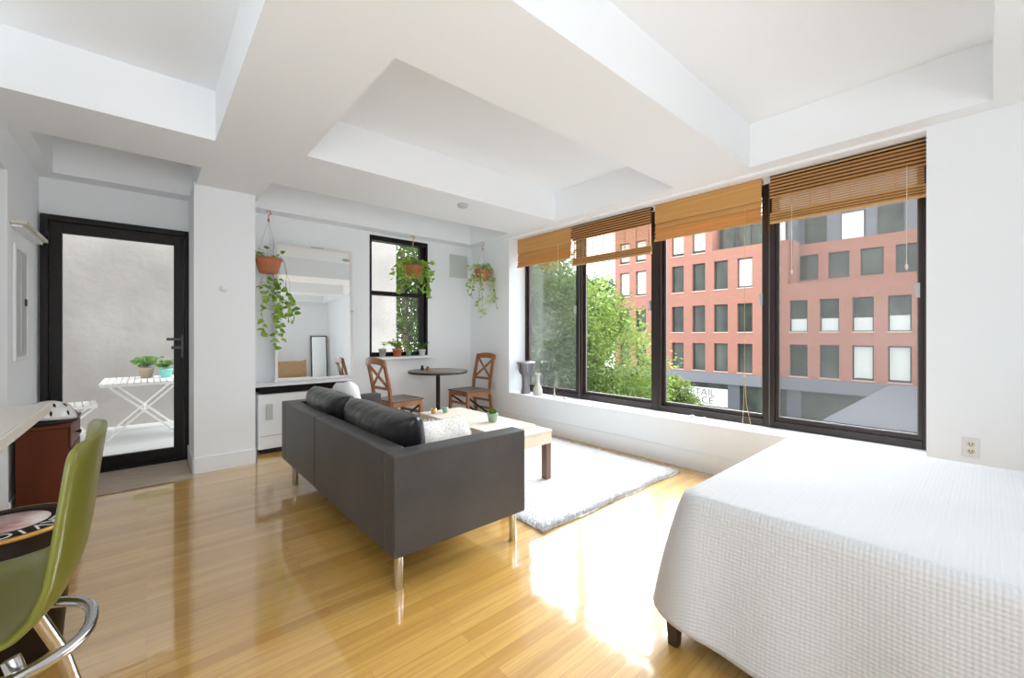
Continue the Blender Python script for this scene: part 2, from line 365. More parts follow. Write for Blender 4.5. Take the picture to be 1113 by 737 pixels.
# ---------------------------------------------------------------- entry/patio door
def ring(mb, axis, u0, u1, v0, v1, t0, t1, wu, wv_lo, wv_hi):
    """rectangular frame; axis 'y' -> u is x, t is y ; axis 'x' -> u is y, t is x"""
    def bx(a, b, c, d):
        if axis == 'y': mb.box(a, b, t0, t1, c, d)
        else: mb.box(t0, t1, a, b, c, d)
    bx(u0, u0+wu, v0, v1); bx(u1-wu, u1, v0, v1); bx(u0+wu, u1-wu, v0, v0+wv_lo); bx(u0+wu, u1-wu, v1-wv_hi, v1)
    return mb
door = struct(ring(MB(), 'y', DW[0], DW[1], 0, DW[3], 5.05, 5.20, .045, .03, .05).build('door_1', 'black', bevel=.003))
leaf = ring(MB(), 'y', DW[0]+.048, DW[1]-.048, .032, DW[3]-.052, 5.065, 5.11, .075, .10, .09).build('door_leaf', 'black', door, bevel=.003)
B(DW[0]+.12, DW[1]-.12, 5.083, 5.089, .13, DW[3]-.14).build('door_glass', 'doorglass', leaf)
hd = MB().box(.245, .268, 5.035, 5.065, .98, 1.19).box(.14, .262, 5.012, 5.028, 1.142, 1.168).box(.245, .262, 5.02, 5.05, 1.142, 1.168).box(.175, .25, 5.03, 5.06, 1.06, 1.09)
hd.build('door_handle', 'iron', leaf, bevel=.003)
# ---------------------------------------------------------------- back window (structure)
bw = struct(ring(MB(), 'y', BW[0], BW[1], BW[2], BW[3], 5.10, 5.22, .03, .055, .06).build('window_5', 'black', bevel=.003))
ms = MB().box(BW[1]-.10, BW[1]-.03, 5.13, 5.2, BW[2], BW[3]).box(BW[0]+.03, BW[1]-.1, 5.12, 5.19, 1.70, 1.755)
ms.build('sash', 'black', bw, bevel=.003)
B(BW[0]+.02, BW[1]-.05, 5.165, 5.17, BW[2]+.03, BW[3]-.03).build('window_glass', 'glass', bw)
B(BW[0]-.03, BW[1]+.03, 4.985, 5.10, .88, .912).build('window_sill', 'trimw', bw, bevel=.004)
# ---------------------------------------------------------------- window wall: four lights
secs = [('window_1', 3.262, 4.22), ('window_2', 2.26, 3.254), ('window_3', 1.213, 2.225), ('window_4', .25, 1.205)]
ZB, ZT = .415, 2.47
for i, (nm, a, b) in enumerate(secs):
    o = struct(ring(MB(), 'x', a, b, ZB, ZT, 3.94, 4.03, .035, .062, .05).build(nm, 'bronze', bevel=.003))
    off = -.01 if i in (0, 3) else .01
    ring(MB(), 'x', a+.036, b-.036, ZB+.063, ZT-.052, 3.965+off, 4.0+off, .022, .03, .03).build('sash', 'bronze', o, bevel=.002)
    ring(MB(), 'x', a+.058, b-.058, ZB+.093, ZT-.084, 3.975+off, 3.99+off, .008, .008, .008).build('glazing_bead', 'bronze_l', o)
    B(3.982+off, 3.986+off, a+.06, b-.06, ZB+.09, ZT-.09).build('window_glass', 'glass', o)
    if i in (0, 3):
        B(4.015, 4.0155, a+.036, b-.036, ZB+.05, ZT-.05).build('insect_screen', 'screen', o)
    MB().box(3.935, 3.965, a+.05, a+.075, 1.45, 1.55).build('latch', 'greyp', o)
# mullions between the lights
for k, (a, b, m) in enumerate([(3.254, 3.262, 'bronze_l'), (2.225, 2.26, 'bronze'), (1.205, 1.213, 'bronze_l')]):
    struct(B(3.935, 4.035, a, b, ZB, ZT).build('trim_%d' % (k+1), m, bevel=.004))
struct(B(3.655, 3.94, .252, 4.218, ZB-.002, ZB+.006).build('trim_4', 'trimw', bevel=.002))

# ================================================================== BLINDS
def blind(y0, y1, zb, kind, label):
    t = thing('window_blind', label, 'window blind', (3.78, (y0+y1)/2, 2.465), 0, None)
    w_ = (y1-y0)/2; H_ = 2.465-zb
    if kind == 'woven':
        B(-.012, .03, -w_, w_, -.03, 0).build('headrail', 'bamboo_d', t)
        mb = MB(); vh = H_*.52
        mb.box(-.022, -.016, -w_, w_, -vh, 0)
        mb.build('valance', 'bamboo', t, bevel=.001)
        mb = MB(); z = -vh+.02
        n = 4
        for k in range(n):   # hanging folds that overlap like shingles
            z1 = -H_+ (n-1-k)*(H_-vh)/n*.92; x = -.014+.011*k*0 - .004*(k % 2)
            mb.add([(x+.012, -w_*.995, z), (x+.012, w_*.995, z), (x-.012-.004*k, w_*.995, z1), (x-.012-.004*k, -w_*.995, z1),
                    (x+.018, -w_*.995, z), (x+.018, w_*.995, z), (x-.004-.004*k, w_*.995, z1), (x-.004-.004*k, -w_*.995, z1)],
                   [(0,1,2,3),(7,6,5,4),(3,2,6,7),(0,3,7,4),(1,5,6,2),(0,4,5,1)])
            z = z1+.01
        mb.build('fold', 'bamboo', t)
        B(-.036, -.018, -w_, w_, -H_-.006, -H_+.006).build('bottom_rail', 'bamboo_l', t, bevel=.002)
    else:
        B(-.012, .03, -w_, w_, -.03, 0).build('headrail', 'darkw', t)
        mb = MB(); mb2 = MB()
        zz = -.006; vh = H_*.45 if y1 < 2 else H_*.36
        while zz > -vh:
            T = Matrix.Translation((-.022, 0, zz-.01)) @ Matrix.Rotation(-.75, 4, 'Y')
            mb.box(-.012, .010, -w_, w_, -.0018, .0018, T); zz -= .0255
        mb.build('valance_slat', 'bamboo_l', t)
        B(-.008, -.003, -w_, w_, -vh, -.03).build('valance_backing', 'bamboo_k', t)
        # open slats with daylight between
        sb = MB(); zz2 = -vh-.005
        while zz2 > -H_+.075:
            sb.box(-.007, -.002, -w_+.01, w_-.01, zz2-.0035, zz2+.0035); zz2 -= .0175
        sb.build('slat', 'bamboo_l', t)
        nl = 8
        for k in range(nl):
            yy = -w_+.03+(2*w_-.06)*k/(nl-1); B(-.010, -.0085, yy-.004, yy+.004, -H_+.07, -vh).build('ladder_tape', 'bamboo_d', t)
        if y1 < 2:
            B(.012, .0125, -w_+.01, w_-.01, -H_+.05, -vh).build('reed_backing', 'reed', t)
        kb = MB(); z = -H_+.07
        while z > -H_+.004:
            T = Matrix.Translation((-.012, 0, z)) @ Matrix.Rotation(-.8, 4, 'Y')
            kb.box(-.011, .010, -w_, w_, -.002, .002, T); z -= .019
        kb.build('stacked_slat', 'bamboo_l', t)
        B(.0, .006, -w_, w_, -H_+.004, -H_+.075).build('stack_backing', 'bamboo_k', t)
        B(-.026, .004, -w_, w_, -H_-.008, -H_+.003).build('bottom_rail', 'bamboo_l', t, bevel=.002)
    return t
b1 = blind(3.235, 4.17, 2.10, 'woven', 'flat woven tan bamboo blind over the left window light')
b2 = blind(2.20, 3.222, 2.01, 'slat', 'brown slatted blind with daylight between its open slats, above the tree')
b3 = blind(1.21, 2.155, 2.115, 'woven', 'flat woven tan bamboo blind between the two slatted ones')
b4 = blind(.257, 1.15, 2.095, 'slat', 'brown slatted bamboo blind over the rightmost window light')
def cord(parent, y, z0, z1, m='cord', tassel=True):
    yy = y-parent.location.y; z0 -= 2.465; z1 -= 2.465
    c = MB().tube([(-.052, yy, z0), (-.052, yy+.002, z1)], .0018, 6).build('pull_cord', m, parent)
    if tassel: MB().lathe([(.003, .02), (.007, .012), (.009, 0), (.006, -.015), (.002, -.02)], (-.052, yy+.002, z1), 12).build('tassel', 'shell', c)
cord(b4, .345, 2.3, 1.64); cord(b4, .99, 2.2, 1.68); cord(b3, 1.325, 2.25, .86, 'cordt'); cord(b1, 3.41, 2.3, 1.98)
# long cords of the third blind pooling on the sill
yy = 1.325-b3.location.y
MB().tube([(-.052, yy, .86-2.465), (-.05, yy-.012, .62-2.465), (-.048, yy-.05, .43-2.465)], .0022, 6).tube([(-.052, yy, .86-2.465), (-.052, yy+.01, .6-2.465), (-.05, yy+.018, .43-2.465)], .0022, 6).build('cord_end', 'cordt', b3)

# ================================================================== SOFA
sx0, sx1, sy0, sy1, sz0, sz1 = .845, 1.66, 1.775, 3.87, .172, .648
t = thing('sofa', 'low charcoal leather two-seat sofa on round steel legs, back to the camera', 'sofa', ((sx0+sx1)/2, (sy0+sy1)/2, 0))
cx, cy = t.location.x, t.location.y
def L(x0, x1, y0, y1, z0, z1): return (x0-cx, x1-cx, y0-cy, y1-cy, z0, z1)
ym = (sy0+sy1)/2
for a, b in ((sy0+.117, ym+.15-.001), (ym+.15+.001, sy1-.117)):   # two leather panels meeting at the seam
    B(*L(sx0, sx0+.11, a, b, sz0, sz1)).build('backrest', 'leather', t, bevel=.009, seg=3)
B(*L(sx0, sx1, sy0, sy0+.115, sz0, sz1-.002)).build('armrest', 'leather', t, bevel=.010, seg=3)
B(*L(sx0, sx1, sy1-.115, sy1, sz0, sz1-.002)).build('armrest', 'leather', t, bevel=.010, seg=3)
B(*L(sx0+.112, sx1-.02, sy0+.117, sy1-.117, sz0, .30)).build('base', 'leather', t, bevel=.012)
for a, b in ((sy0+.12, ym-.002), (ym+.002, sy1-.12)):
    B(*L(sx0+.13, sx1, a, b, .302, .43)).build('seat_cushion', 'leather', t, bevel=.03, seg=4)
def cushion(name, m, size, loc, rot, parent, puff=.5, sub=2, wr=.012, seed=1, N=14):
    rnd = random.Random(seed); W, Hh, D = size; mb = MB(); vs = []; fs = []
    ph = [rnd.uniform(0, 6) for _ in range(6)]
    for side in (1, -1):
        for i in range(N+1):
            for j in range(N+1):
                u, v = i/N*2-1, j/N*2-1
                e = max(0, (1-u**4))*max(0, (1-v**4)); th = D/2*(e**puff)
                pin = 1-.06*(1-abs(u*v))*0 - .05*(abs(u)**2)*(1-abs(v))*1 - .05*(abs(v)**2)*(1-abs(u))
                wv = wr*e*(math.sin(5*u+ph[0]+3*v)*.6+math.sin(9*v+ph[1]-4*u)*.4)
                vs.append((u*W/2*pin, side*(th+wv), v*Hh/2*pin))
    n1 = (N+1)**2
    for s_ in (0, 1):
        for i in range(N):
            for j in range(N):
                q = (s_*n1+i*(N+1)+j, s_*n1+(i+1)*(N+1)+j, s_*n1+(i+1)*(N+1)+j+1, s_*n1+i*(N+1)+j+1)
                fs.append(q if s_ == 1 else q[::-1])
    mb.add(vs, fs, True)
    o = mb.build(name, m, parent)
    bm = bmesh.new(); bm.from_mesh(o.data); bmesh.ops.remove_doubles(bm, verts=bm.verts, dist=1e-5); bm.to_mesh(o.data); bm.free()
    o.location = loc; o.rotation_euler = rot
    s = o.modifiers.new('sub', 'SUBSURF'); s.levels = s.render_levels = 1
    return o
for k, (a, b) in enumerate(((1.93, 2.90), (2.91, 3.74))):
    cushion('back_cushion', 'leather_b', (b-a, .36, .23), (1.07-cx, (a+b)/2-cy, .60), (0, -.0, PI/2), t, .42, wr=.008, seed=3+k).rotation_euler = (-.10, 0, PI/2)
for x, y in ((sx0+.05, sy0+.055), (sx1-.05, sy0+.055), (sx0+.05, sy1-.22), (sx1-.05, sy1-.06)):
    MB().lathe([(.020, 0), (.0225, .004), (.0225, sz0)], (x-cx, y-cy, 0), 20).build('leg', 'chrome', t)
o = cushion('throw_pillow', 'fabricw', (.56, .46, .17), (1.26, 3.47, .60), (-.25, 0.12, PI/2-.15), None, .5, seed=8)
tag(o, 'smooth white cushion leaning at the far end of the charcoal sofa', 'cushion')
o = cushion('throw_pillow', 'fur', (.47, .34, .17), (1.30, 2.12, .535), (-.42, .04, .10), None, .5, seed=12, N=30, wr=.01)
tag(o, 'fluffy cream cushion at the near end of the sofa', 'cushion')
# tufts of the fluffy pillow
rnd = random.Random(5); fb = MB()
for k in range(5200):
    p = o.data.vertices[rnd.randrange(len(o.data.vertices))]; n = (p.normal+Vector([rnd.uniform(-.9,.9) for _ in range(3)])).normalized()
    q = p.co+Vector([rnd.uniform(-.008,.008) for _ in range(3)]); a = n.cross(Vector((rnd.random(), rnd.random(), rnd.random()))).normalized()*.0022
    e = q+n*rnd.uniform(.006, .014); fb.add([q-a, q+a, e], [(0,1,2)])
fb.build('wool_tuft', 'fur', o)

# ================================================================== RUG
rnd = random.Random(11); rx0, rx1, ry0, ry1 = 1.80, 3.50, 1.76, 4.05; mb = MB(); nx, ny = 90, 120; vs = []; fs = []
for i in range(nx+1):
    for j in range(ny+1):
        u, v = i/nx, j/ny; e = min(1, min(u, 1-u)*nx/2.5, min(v, 1-v)*ny/2.5)
        vs.append((rx0+(rx1-rx0)*u+rnd.uniform(-.006,.006)+.008*math.sin(v*23), ry0+(ry1-ry0)*v+rnd.uniform(-.006,.006)+.008*math.sin(u*19), .004+.015*e**.5+rnd.uniform(0,.007)*e))
for i in range(nx):
    for j in range(ny): fs.append((i*(ny+1)+j, (i+1)*(ny+1)+j, (i+1)*(ny+1)+j+1, i*(ny+1)+j+1))
mb.add(vs, fs, True); rug = mb.build('shag_rug', 'rug'); tag(rug, 'white shaggy rug under the coffee table', 'rug')
fb = MB()
for k in range(26000):
    u, v = rnd.random(), rnd.random()
    if k % 6 == 0: v = rnd.random()*.03
    if k % 6 == 1: u = rnd.random()*.03 if rnd.random() < .5 else 1-rnd.random()*.03
    x, y = rx0+(rx1-rx0)*u, ry0+(ry1-ry0)*v; d = Vector((rnd.uniform(-1,1), rnd.uniform(-1,1), rnd.uniform(.5,1.3))).normalized()
    a = Vector((-d.y, d.x, 0)).normalized()*.003; q = Vector((x, y, .012)); e = q+d*rnd.uniform(.012, .024)
    fb.add([q-a, q+a, e], [(0,1,2)])
fb.build('pile_tuft', 'rug', rug)
o = B(-.52, .285, 4.35, 5.02, .001, .012).build('door_mat', 'mat_', bevel=.003); tag(o, 'flat taupe mat in front of the black glass door', 'mat')

# ================================================================== COFFEE TABLE
tx0, tx1, ty0, ty1, tz = 1.99, 2.49, 2.34, 3.62, .425
t = thing('coffee_table', 'pale birch coffee table with brown square legs on the white rug', 'coffee table', ((tx0+tx1)/2, (ty0+ty1)/2, .025))
cx, cy = t.location.x, t.location.y
def L2(x0, x1, y0, y1, z0, z1): return (x0-cx, x1-cx, y0-cy, y1-cy, z0-.025, z1-.025)
B(*L2(tx0, tx1, ty0, ty1, tz-.02, tz)).build('tabletop', 'birch', t, bevel=.003)
mb = MB(); mb.box(*L2(tx0+.004, tx1-.004, ty0+.004, ty0+.03, .315, tz-.021)).box(*L2(tx0+.004, tx1-.004, ty1-.03, ty1-.004, .315, tz-.021))
mb.box(*L2(tx0+.004, tx0+.03, ty0+.031, ty1-.031, .315, tz-.021)).box(*L2(tx1-.03, tx1-.004, ty0+.031, ty1-.031, .315, tz-.021)); mb.build('apron', 'birch', t, bevel=.002)
B(*L2(tx0-.005, tx1-.03, ty0+.16, ty1+.005, tz+.001, tz+.018)).build('sliding_top', 'birch_l', t, bevel=.003)
for x in (tx0+.035, tx1-.035):
    for y in (ty0+.035, ty1-.035): B(*L2(x-.028, x+.028, y-.028, y+.028, .025, .315)).build('leg', 'legb', t, bevel=.003)
# cactus
def pot(name, label, cat, loc, r, h, m, kind, group=None, taper=.75, n=10, seed=0, leafm='leaf'):
    t = thing(name, label, cat, loc, 0, group); rnd = random.Random(seed)
    MB().lathe([(r*taper*.9, 0), (r*taper, .004), (r, h*.82), (r*1.06, h*.83), (r*1.06, h), (r*.9, h), (r*.86, h*.85)], (0,0,0), 24).build('pot', m, t)
    MB().lathe([(0.0001, h*.86), (r*.87, h*.85)], (0,0,0), 20).build('soil', 'soil', t)
    if kind == 'cactus':
        mb = MB()
        for k in range(9):
            a = rnd.uniform(0, 6.3); q = r*.6*math.sqrt(rnd.random()); hh = h*rnd.uniform(.35, .7); x, y = q*math.cos(a), q*math.sin(a)
            mb.lathe([(r*.13, h*.8), (r*.2, h*.85+hh*.3), (r*.19, h*.85+hh*.8), (.0005, h*.85+hh)], (x, y, 0), 9)
        mb.build('cactus', 'leaf_d', t)
    else:
        mb = MB(); st = MB()
        for k in range(n):
            a = rnd.uniform(0, 6.3); l = h*rnd.uniform(.5, 1.3); tip = Vector((math.cos(a)*r*rnd.uniform(.3, 1.8), math.sin(a)*r*rnd.uniform(.3, 1.8), h*.85+l*(.9 if kind == 'up' else .5)))
            st.tube([(math.cos(a)*r*.2, math.sin(a)*r*.2, h*.84), (tip.x*.6, tip.y*.6, h*.84+l*.5), tip], .0012, 5)
            for q in range(3): leaf_pts(mb, tip*(1-.12*q)+Vector((0,0,h*.1*q)), (math.cos(a+q*1.6), math.sin(a+q*1.6), rnd.uniform(-.3,.6)), r*rnd.uniform(.7, 1.1))
        mb.build('foliage', leafm, t); st.build('stem', 'stem', t)
    return t
pot('potted_cactus', 'small clustered cactus in a sage green pot on the coffee table', 'cactus', (2.25, 2.82, tz+.019), .047, .078, 'celad', 'cactus', seed=2)
for (x, y, r, h, m, lb) in ((2.06, 3.48, .028, .05, 'brass', 'small brass candle cup at the far end of the coffee table'), (2.17, 3.45, .030, .055, 'celad', 'small pale green glass jar at the far end of the coffee table')):
    t = thing('candle_cup', lb, 'candle', (x, y, tz+.019))
    MB().lathe([(r*.7, 0), (r*.8, .004), (r, h), (r*.9, h), (r*.85, h*.6)], (0,0,0), 20).build('cup', m, t)
    MB().lathe([(.0001, h*.62), (r*.86, h*.6)], (0,0,0), 16).build('wax', 'wax', t)

# ================================================================== DINING SET
t = thing('bistro_table', 'round grey-brown bistro table on a single dark iron pedestal', 'table', (2.82, 4.66, 0))
MB().lathe([(.33, .702), (.365, .712), (.372, .722), (.372, .734), (.368, .738), (.0001, .738)], (0,0,0), 56).build('tabletop', 'walnut', t)
MB().lathe([(.373, .706), (.377, .71), (.377, .73), (.373, .734)], (0,0,0), 56).build('edge_band', 'iron', t)
MB().lathe([(.026, .03), (.026, .70), (.10, .701), (.10, .711)], (0,0,0), 24).build('pedestal', 'iron', t)
MB().lathe([(.22, 0), (.22, .012), (.06, .03), (.03, .06)], (0,0,0), 40).build('base', 'iron', t)
def dining_chair(loc, rz, label):
    t = thing('dining_chair', label, 'chair', loc, rz)   # faces +x
    def leg(pts, w_=.032, d_=.038):
        mb = MB()
        for p, q in zip(pts, pts[1:]): mb.bar(p, q, w_, d_, up=(1,0,0) if False else (0,1,0))
        return mb
    for s in (-1, 1):
        leg([(.19, s*.185, 0), (.18, s*.185, .435)], .036, .034).build('front_leg', 'wood', t, bevel=.003)
        leg([(-.27, s*.165, 0), (-.20, s*.17, .45), (-.215, s*.172, .60), (-.285, s*.165, .925)], .026, .044).build('rear_leg', 'wood', t, bevel=.003)
    B(-.20, .215, -.205, .205, .452, .472).build('seat', 'wood_d', t, bevel=.008, seg=3)
    mb = MB().box(-.185, .195, -.2, -.178, .40, .45).box(-.185, .195, .178, .2, .40, .45).box(.172, .195, -.178, .178, .40, .45).box(-.20, -.18, -.178, .178, .40, .45)
    mb.build('seat_frame', 'wood', t, bevel=.002)
    # crest rail (curved), lower rail, X
    mb = MB(); n = 8
    for k in range(n):
        y0, y1 = -.185+.37*k/n, -.185+.37*(k+1)/n
        f = lambda y: -.287-.018*(1-(y/.185)**2); g = lambda y: .925+.022*(1-(y/.185)**2)
        mb.add([(f(y0)-.012, y0, g(y0)-.07), (f(y0)+.012, y0, g(y0)-.07), (f(y1)+.012, y1, g(y1)-.07), (f(y1)-.012, y1, g(y1)-.07),
                (f(y0)-.012, y0, g(y0)), (f(y0)+.012, y0, g(y0)), (f(y1)+.012, y1, g(y1)), (f(y1)-.012, y1, g(y1))],
               [(3,2,1,0),(4,5,6,7),(0,1,5,4),(1,2,6,5),(2,3,7,6),(3,0,4,7)])
    mb.build('crest_rail', 'wood', t)
    MB().bar((-.218, -.158, .605), (-.218, .158, .605), .018, .032).build('back_rail', 'wood', t, bevel=.002)
    MB().bar((-.220, -.15, .62), (-.283, .15, .865), .016, .03).build('cross_bar', 'wood', t, bevel=.002)
    MB().bar((-.224, .15, .62), (-.287, -.15, .865), .016, .03).build('cross_bar', 'wood', t, bevel=.002)
    for s in (-1, 1):
        MB().bar((.18, s*.165, .395), (-.235, s*.148, .12), .012, .022).build('side_brace', 'darkw', t)
    MB().bar((.185, -.17, .31), (.185, .17, .31), .02, .03).build('stretcher', 'wood', t, bevel=.002)
    MB().bar((-.235, -.15, .20), (-.235, .15, .20), .016, .028).build('stretcher', 'wood', t, bevel=.002)
    MB().bar((-.228, -.15, .31), (-.228, .15, .31), .016, .028).build('stretcher', 'wood', t, bevel=.002)
    return t
dining_chair((2.17, 4.46, 0), .12, 'wooden cross-back dining chair left of the round table, behind the sofa')
dining_chair((3.25, 4.56, 0), PI+.06, 'wooden cross-back dining chair right of the round table, near the corner')
# things on the bistro table
t = thing('pepper_shaker', 'small dark pepper pot beside the wooden one on the round table', 'shaker', (2.66, 4.78, .7385))
MB().lathe([(.022, 0), (.024, .02), (.016, .045), (.018, .06), (.0005, .066)], (0,0,0), 18).build('body', 'iron', t)
t = thing('salt_shaker', 'small brown wooden salt pot on the round table', 'shaker', (2.73, 4.76, .7385))
MB().lathe([(.024, 0), (.026, .02), (.018, .035), (.02, .045), (.0005, .05)], (0,0,0), 18).build('body', 'wood', t)

# ================================================================== HEATING UNIT AND MIRROR
t = thing('heating_unit', 'white heating and cooling cabinet with black top grille under the big mirror', 'heater', (1.26, 4.91, 0))
cx, cy = 1.26, 4.91
def L3(x0, x1, y0, y1, z0, z1): return (x0-cx, x1-cx, y0-cy, y1-cy, z0, z1)
B(*L3(.83, 1.72, 4.76, 5.088, .05, .60)).build('body', 'unitw', t, bevel=.006)
B(*L3(.80, 1.75, 4.725, 5.088, .676, .69)).build('top_shelf', 'trimw', t, bevel=.006)
mb = MB()
mb.add([(.84-cx, 4.724-cy, .675), (1.70-cx, 4.724-cy, .675), (1.72-cx, 4.745-cy, .605), (.86-cx, 4.745-cy, .605), (.84-cx, 5.08-cy, .675), (1.70-cx, 5.08-cy, .675), (1.72-cx, 5.08-cy, .605), (.85-cx, 5.08-cy, .605)],
       [(3,2,1,0),(4,5,6,7),(0,1,5,4),(1,2,6,5),(2,3,7,6),(3,0,4,7)])
mb.build('grille', 'grille', t)
B(*L3(.85, 1.70, 4.752, 4.7595, .18, .187)).build('seam', 'greyp', t)
B(*L3(.90, .96, 4.75, 4.7595, .34, .50)).build('control_panel', 'greyp', t, bevel=.003)
MB().tube([(.80-cx, 4.85-cy, .17), (.80-cx, 4.99-cy, .17), (.80-cx, 5.05-cy, .25)], .011, 10).build('pipe', 'steel', t)
B(*L3(.86, 1.69, 4.79, 5.08, 0, .05)).build('plinth', 'blackp', t)
# mirror
t = thing('wall_mirror', 'tall mirror with a thin pale frame leaning on the heating cabinet', 'mirror', (1.44, 4.985, .692))
t.rotation_euler = (-.035, 0, 0)
mw, mh = .83, 1.505; fw = .028
mb = ring(MB(), 'y', -mw/2, mw/2, 0, mh, -.012, .012, fw, fw, fw); mb.build('frame', 'pinkw', t, bevel=.003)
B(-mw/2+fw, mw/2-fw, -.002, .004, fw, mh-fw).build('mirror_glass', 'mirror', t)
MB().lathe([(.012, 0), (.016, .006), (.012, .012)], (0,0,0), 16, Matrix.Translation((mw/2-.012, -.012, .78)) @ Matrix.Rotation(PI/2, 4, 'X')).build('knob', 'chrome', t)
B(-.05, .09, -.016, -.011, mh-.024, mh-.006).build('hanger_plate', 'greyp', t)

# ================================================================== HANGING PLANTS
def hanging(loc, label, drop, r, h, leafm, bushy, vines, seed, side=1):
    t = thing('hanging_planter', label, 'hanging plant', loc); rnd = random.Random(seed)   # loc = hook top
    mb = MB(); pts = [(.0, 0, -.055-.05), (.0, 0, -.05)]
    for k in range(9):
        a = -PI/2+PI*1.35*k/8; pts.append((.022*math.cos(a)*1.0, 0, -.028+.022*math.sin(a)))
    hk = MB().tube([(-.0, 0, -.012), (-.0, 0, .0)], .004, 6)
    mb.tube(pts, .0045, 8).build('hook', 'terra', t)
    hk.build('ceiling_eye', 'trimw', t)
    mb = MB().tube([(0,0,-.088), (0,0,-.118)], .010, 8); mb.build('hook_plate', 'terra', t)
    zt = -drop
    mb = MB()
    for k in range(3):
        a = 2*PI*k/3+.5; mb.tube([(0,0,-.112), (r*.97*math.cos(a), r*.97*math.sin(a), zt-.008)], .0018, 5)
    mb.build('hanger_wire', 'greyp', t)
    pt = MB().lathe([(r*.62, -h), (r*.68, -h+.006), (r*.93, -.03), (r*.93, -.025), (r, -.025), (r*1.0, 0), (r*.94, 0), (r*.88, -.03)], (0,0,zt), 32).build('pot', 'terra', t)
    MB().lathe([(.0001, -.028), (r*.9, -.03)], (0,0,zt), 24).build('soil', 'soil', t)
    lf = MB(); st = MB()
    for k in range(bushy):
        a = rnd.uniform(0, 6.3); q = r*rnd.uniform(.3, 1.0 if bushy < 30 else 1.9); z = zt+(rnd.uniform(.0, .08) if q < r*1.05 else rnd.uniform(-.17, .05))
        p = Vector((q*math.cos(a), q*math.sin(a), z)); leaf_pts(lf, p, (math.cos(a), math.sin(a), rnd.uniform(-.8, .7)), rnd.uniform(.045, .078)); 
        if q < r: st.tube([(q*.4*math.cos(a), q*.4*math.sin(a), zt-.02), p], .0012, 4)
    for k, (a, L_, spread, first) in enumerate(vines):
        pts = [Vector((r*.5*math.cos(a), r*.5*math.sin(a), zt-.01)), Vector((r*.98*math.cos(a), r*.98*math.sin(a), zt+.012)), Vector((r*1.16*math.cos(a), r*1.16*math.sin(a), zt-.03))]
        n = max(3, int(L_/.045)); q = pts[-1].copy(); ph = rnd.uniform(0, 6)
        for i in range(n):
            q = q+Vector((math.cos(a)*spread/n+.012*math.sin(i*1.1+ph), math.sin(a)*spread/n+.012*math.cos(i*.9+ph), -L_/n)); pts.append(q.copy())
            if (zt-q.z) > first:
                for e in range(1 if rnd.random() < .6 else 2):
                    b = rnd.uniform(0, 6.3); leaf_pts(lf, q, (math.cos(b), math.sin(b), rnd.uniform(-1.1, .1)), rnd.uniform(.045, .078))
        st.tube(pts, .0014, 5)
    lf.build('foliage', leafm, t); st.build('vine', 'stem', t)
    return t
V = lambda *a: list(a)
hanging((.955, 4.93, ZS), 'terracotta hanging pot with long sparse pothos vines in front of the mirror', .50, .128, .155, 'leaf', 16,
        [(3.9, .42, -.02, .22), (4.4, .50, .0, .2), (4.9, .62, .0, .2), (5.3, .80, .02, .2), (5.6, .55, .05, .28), (6.0, .58, .10, .36), (4.1, .75, .02, .3), (5.0, .9, -.02, .3), (5.7, .62, .06, .3)], 4)
hanging((2.61, 4.93, ZS), 'bushy hanging plant in a terracotta pot in front of the small window', .40, .135, .15, 'leaf', 210,
        [(a, L_, .06, .0) for a, L_ in ((0.1, .28), (.8, .2), (2.2, .25), (3.0, .3), (3.5, .32), (4.2, .28), (4.8, .3), (5.4, .33), (5.9, .36), (3.9, .22), (6.2, .25), (5.1, .25))], 6)
hanging((3.525, 4.64, ZS), 'hanging pot with pale variegated trailing vines in the corner by the big window', .40, .115, .14, 'leaf_v', 120,
        [(a, L_, .07, .0) for a, L_ in ((0, .3), (.7, .3), (3.2, .35), (3.7, .55), (4.1, .62), (5.3, .5), (5.8, .55), (6.1, .48), (2.8, .3), (4.6, .45))], 9)

# ================================================================== SMALL FITTINGS
t = thing('thermostat', 'small round white thermostat on the pier beside the door', 'thermostat', (.515, 4.478, 1.61))
MB().lathe([(.03, 0), (.03, .008), (.026, .014), (.0001, .016)], (0,0,0), 24, Matrix.Rotation(PI/2, 4, 'X')).build('dial', 'trimw', t)
MB().lathe([(.042, 0), (.042, .003)], (0,0,0), 28, Matrix.Rotation(PI/2, 4, 'X')).build('wall_plate', 'trimw', t)
t = thing('wall_panel', 'pale sage square panel high on the back wall right of the window', 'panel', (3.43, 5.098, 2.19))
B(-.155, .155, -.018, 0, -.165, .165).build('panel_box', 'vent', t, bevel=.006)
mb = MB()
for k in range(9): mb.box(-.13, .13, -.021, -.0185, -.135+k*.033, -.123+k*.033)
mb.build('panel_ribs', 'vent', t)
t = thing('smoke_detector', 'small round smoke detector on the ceiling beam', 'smoke detector', (2.36, 3.43, ZS))
MB().lathe([(.0001, -.03), (.045, -.028), (.055, -.012), (.055, -.001)], (0,0,0), 28).build('housing', 'greyp', t)
def outlet(loc, rz, label, w_=.036, h_=.058):
    t = thing('wall_outlet', label, 'outlet', loc, rz)    # faces -x locally
    pl = B(-.006, 0, -w_, w_, -h_, h_).build('cover_plate', 'whitepot', t, bevel=.002)
    for s in (-1, 1):
        f = MB().lathe([(.0165, 0), (.0165, .003), (.0001, .0032)], (0,0,0), 20, Matrix.Translation((-.006, 0, s*.021)) @ Matrix.Rotation(-PI/2, 4, 'Y')).build('socket', 'wax', t)
        MB().box(-.0102, -.0088, -.008, -.0045, s*.021-.004, s*.021+.007).box(-.0102, -.0088, .0045, .008, s*.021-.004, s*.021+.007).box(-.0102, -.0088, -.0025, .0025, s*.021-.011, s*.021-.006).build('slot', 'blackp', f)
outlet((XR-.001, .064, .535), 0, 'white double power outlet on the wall right of the big window')
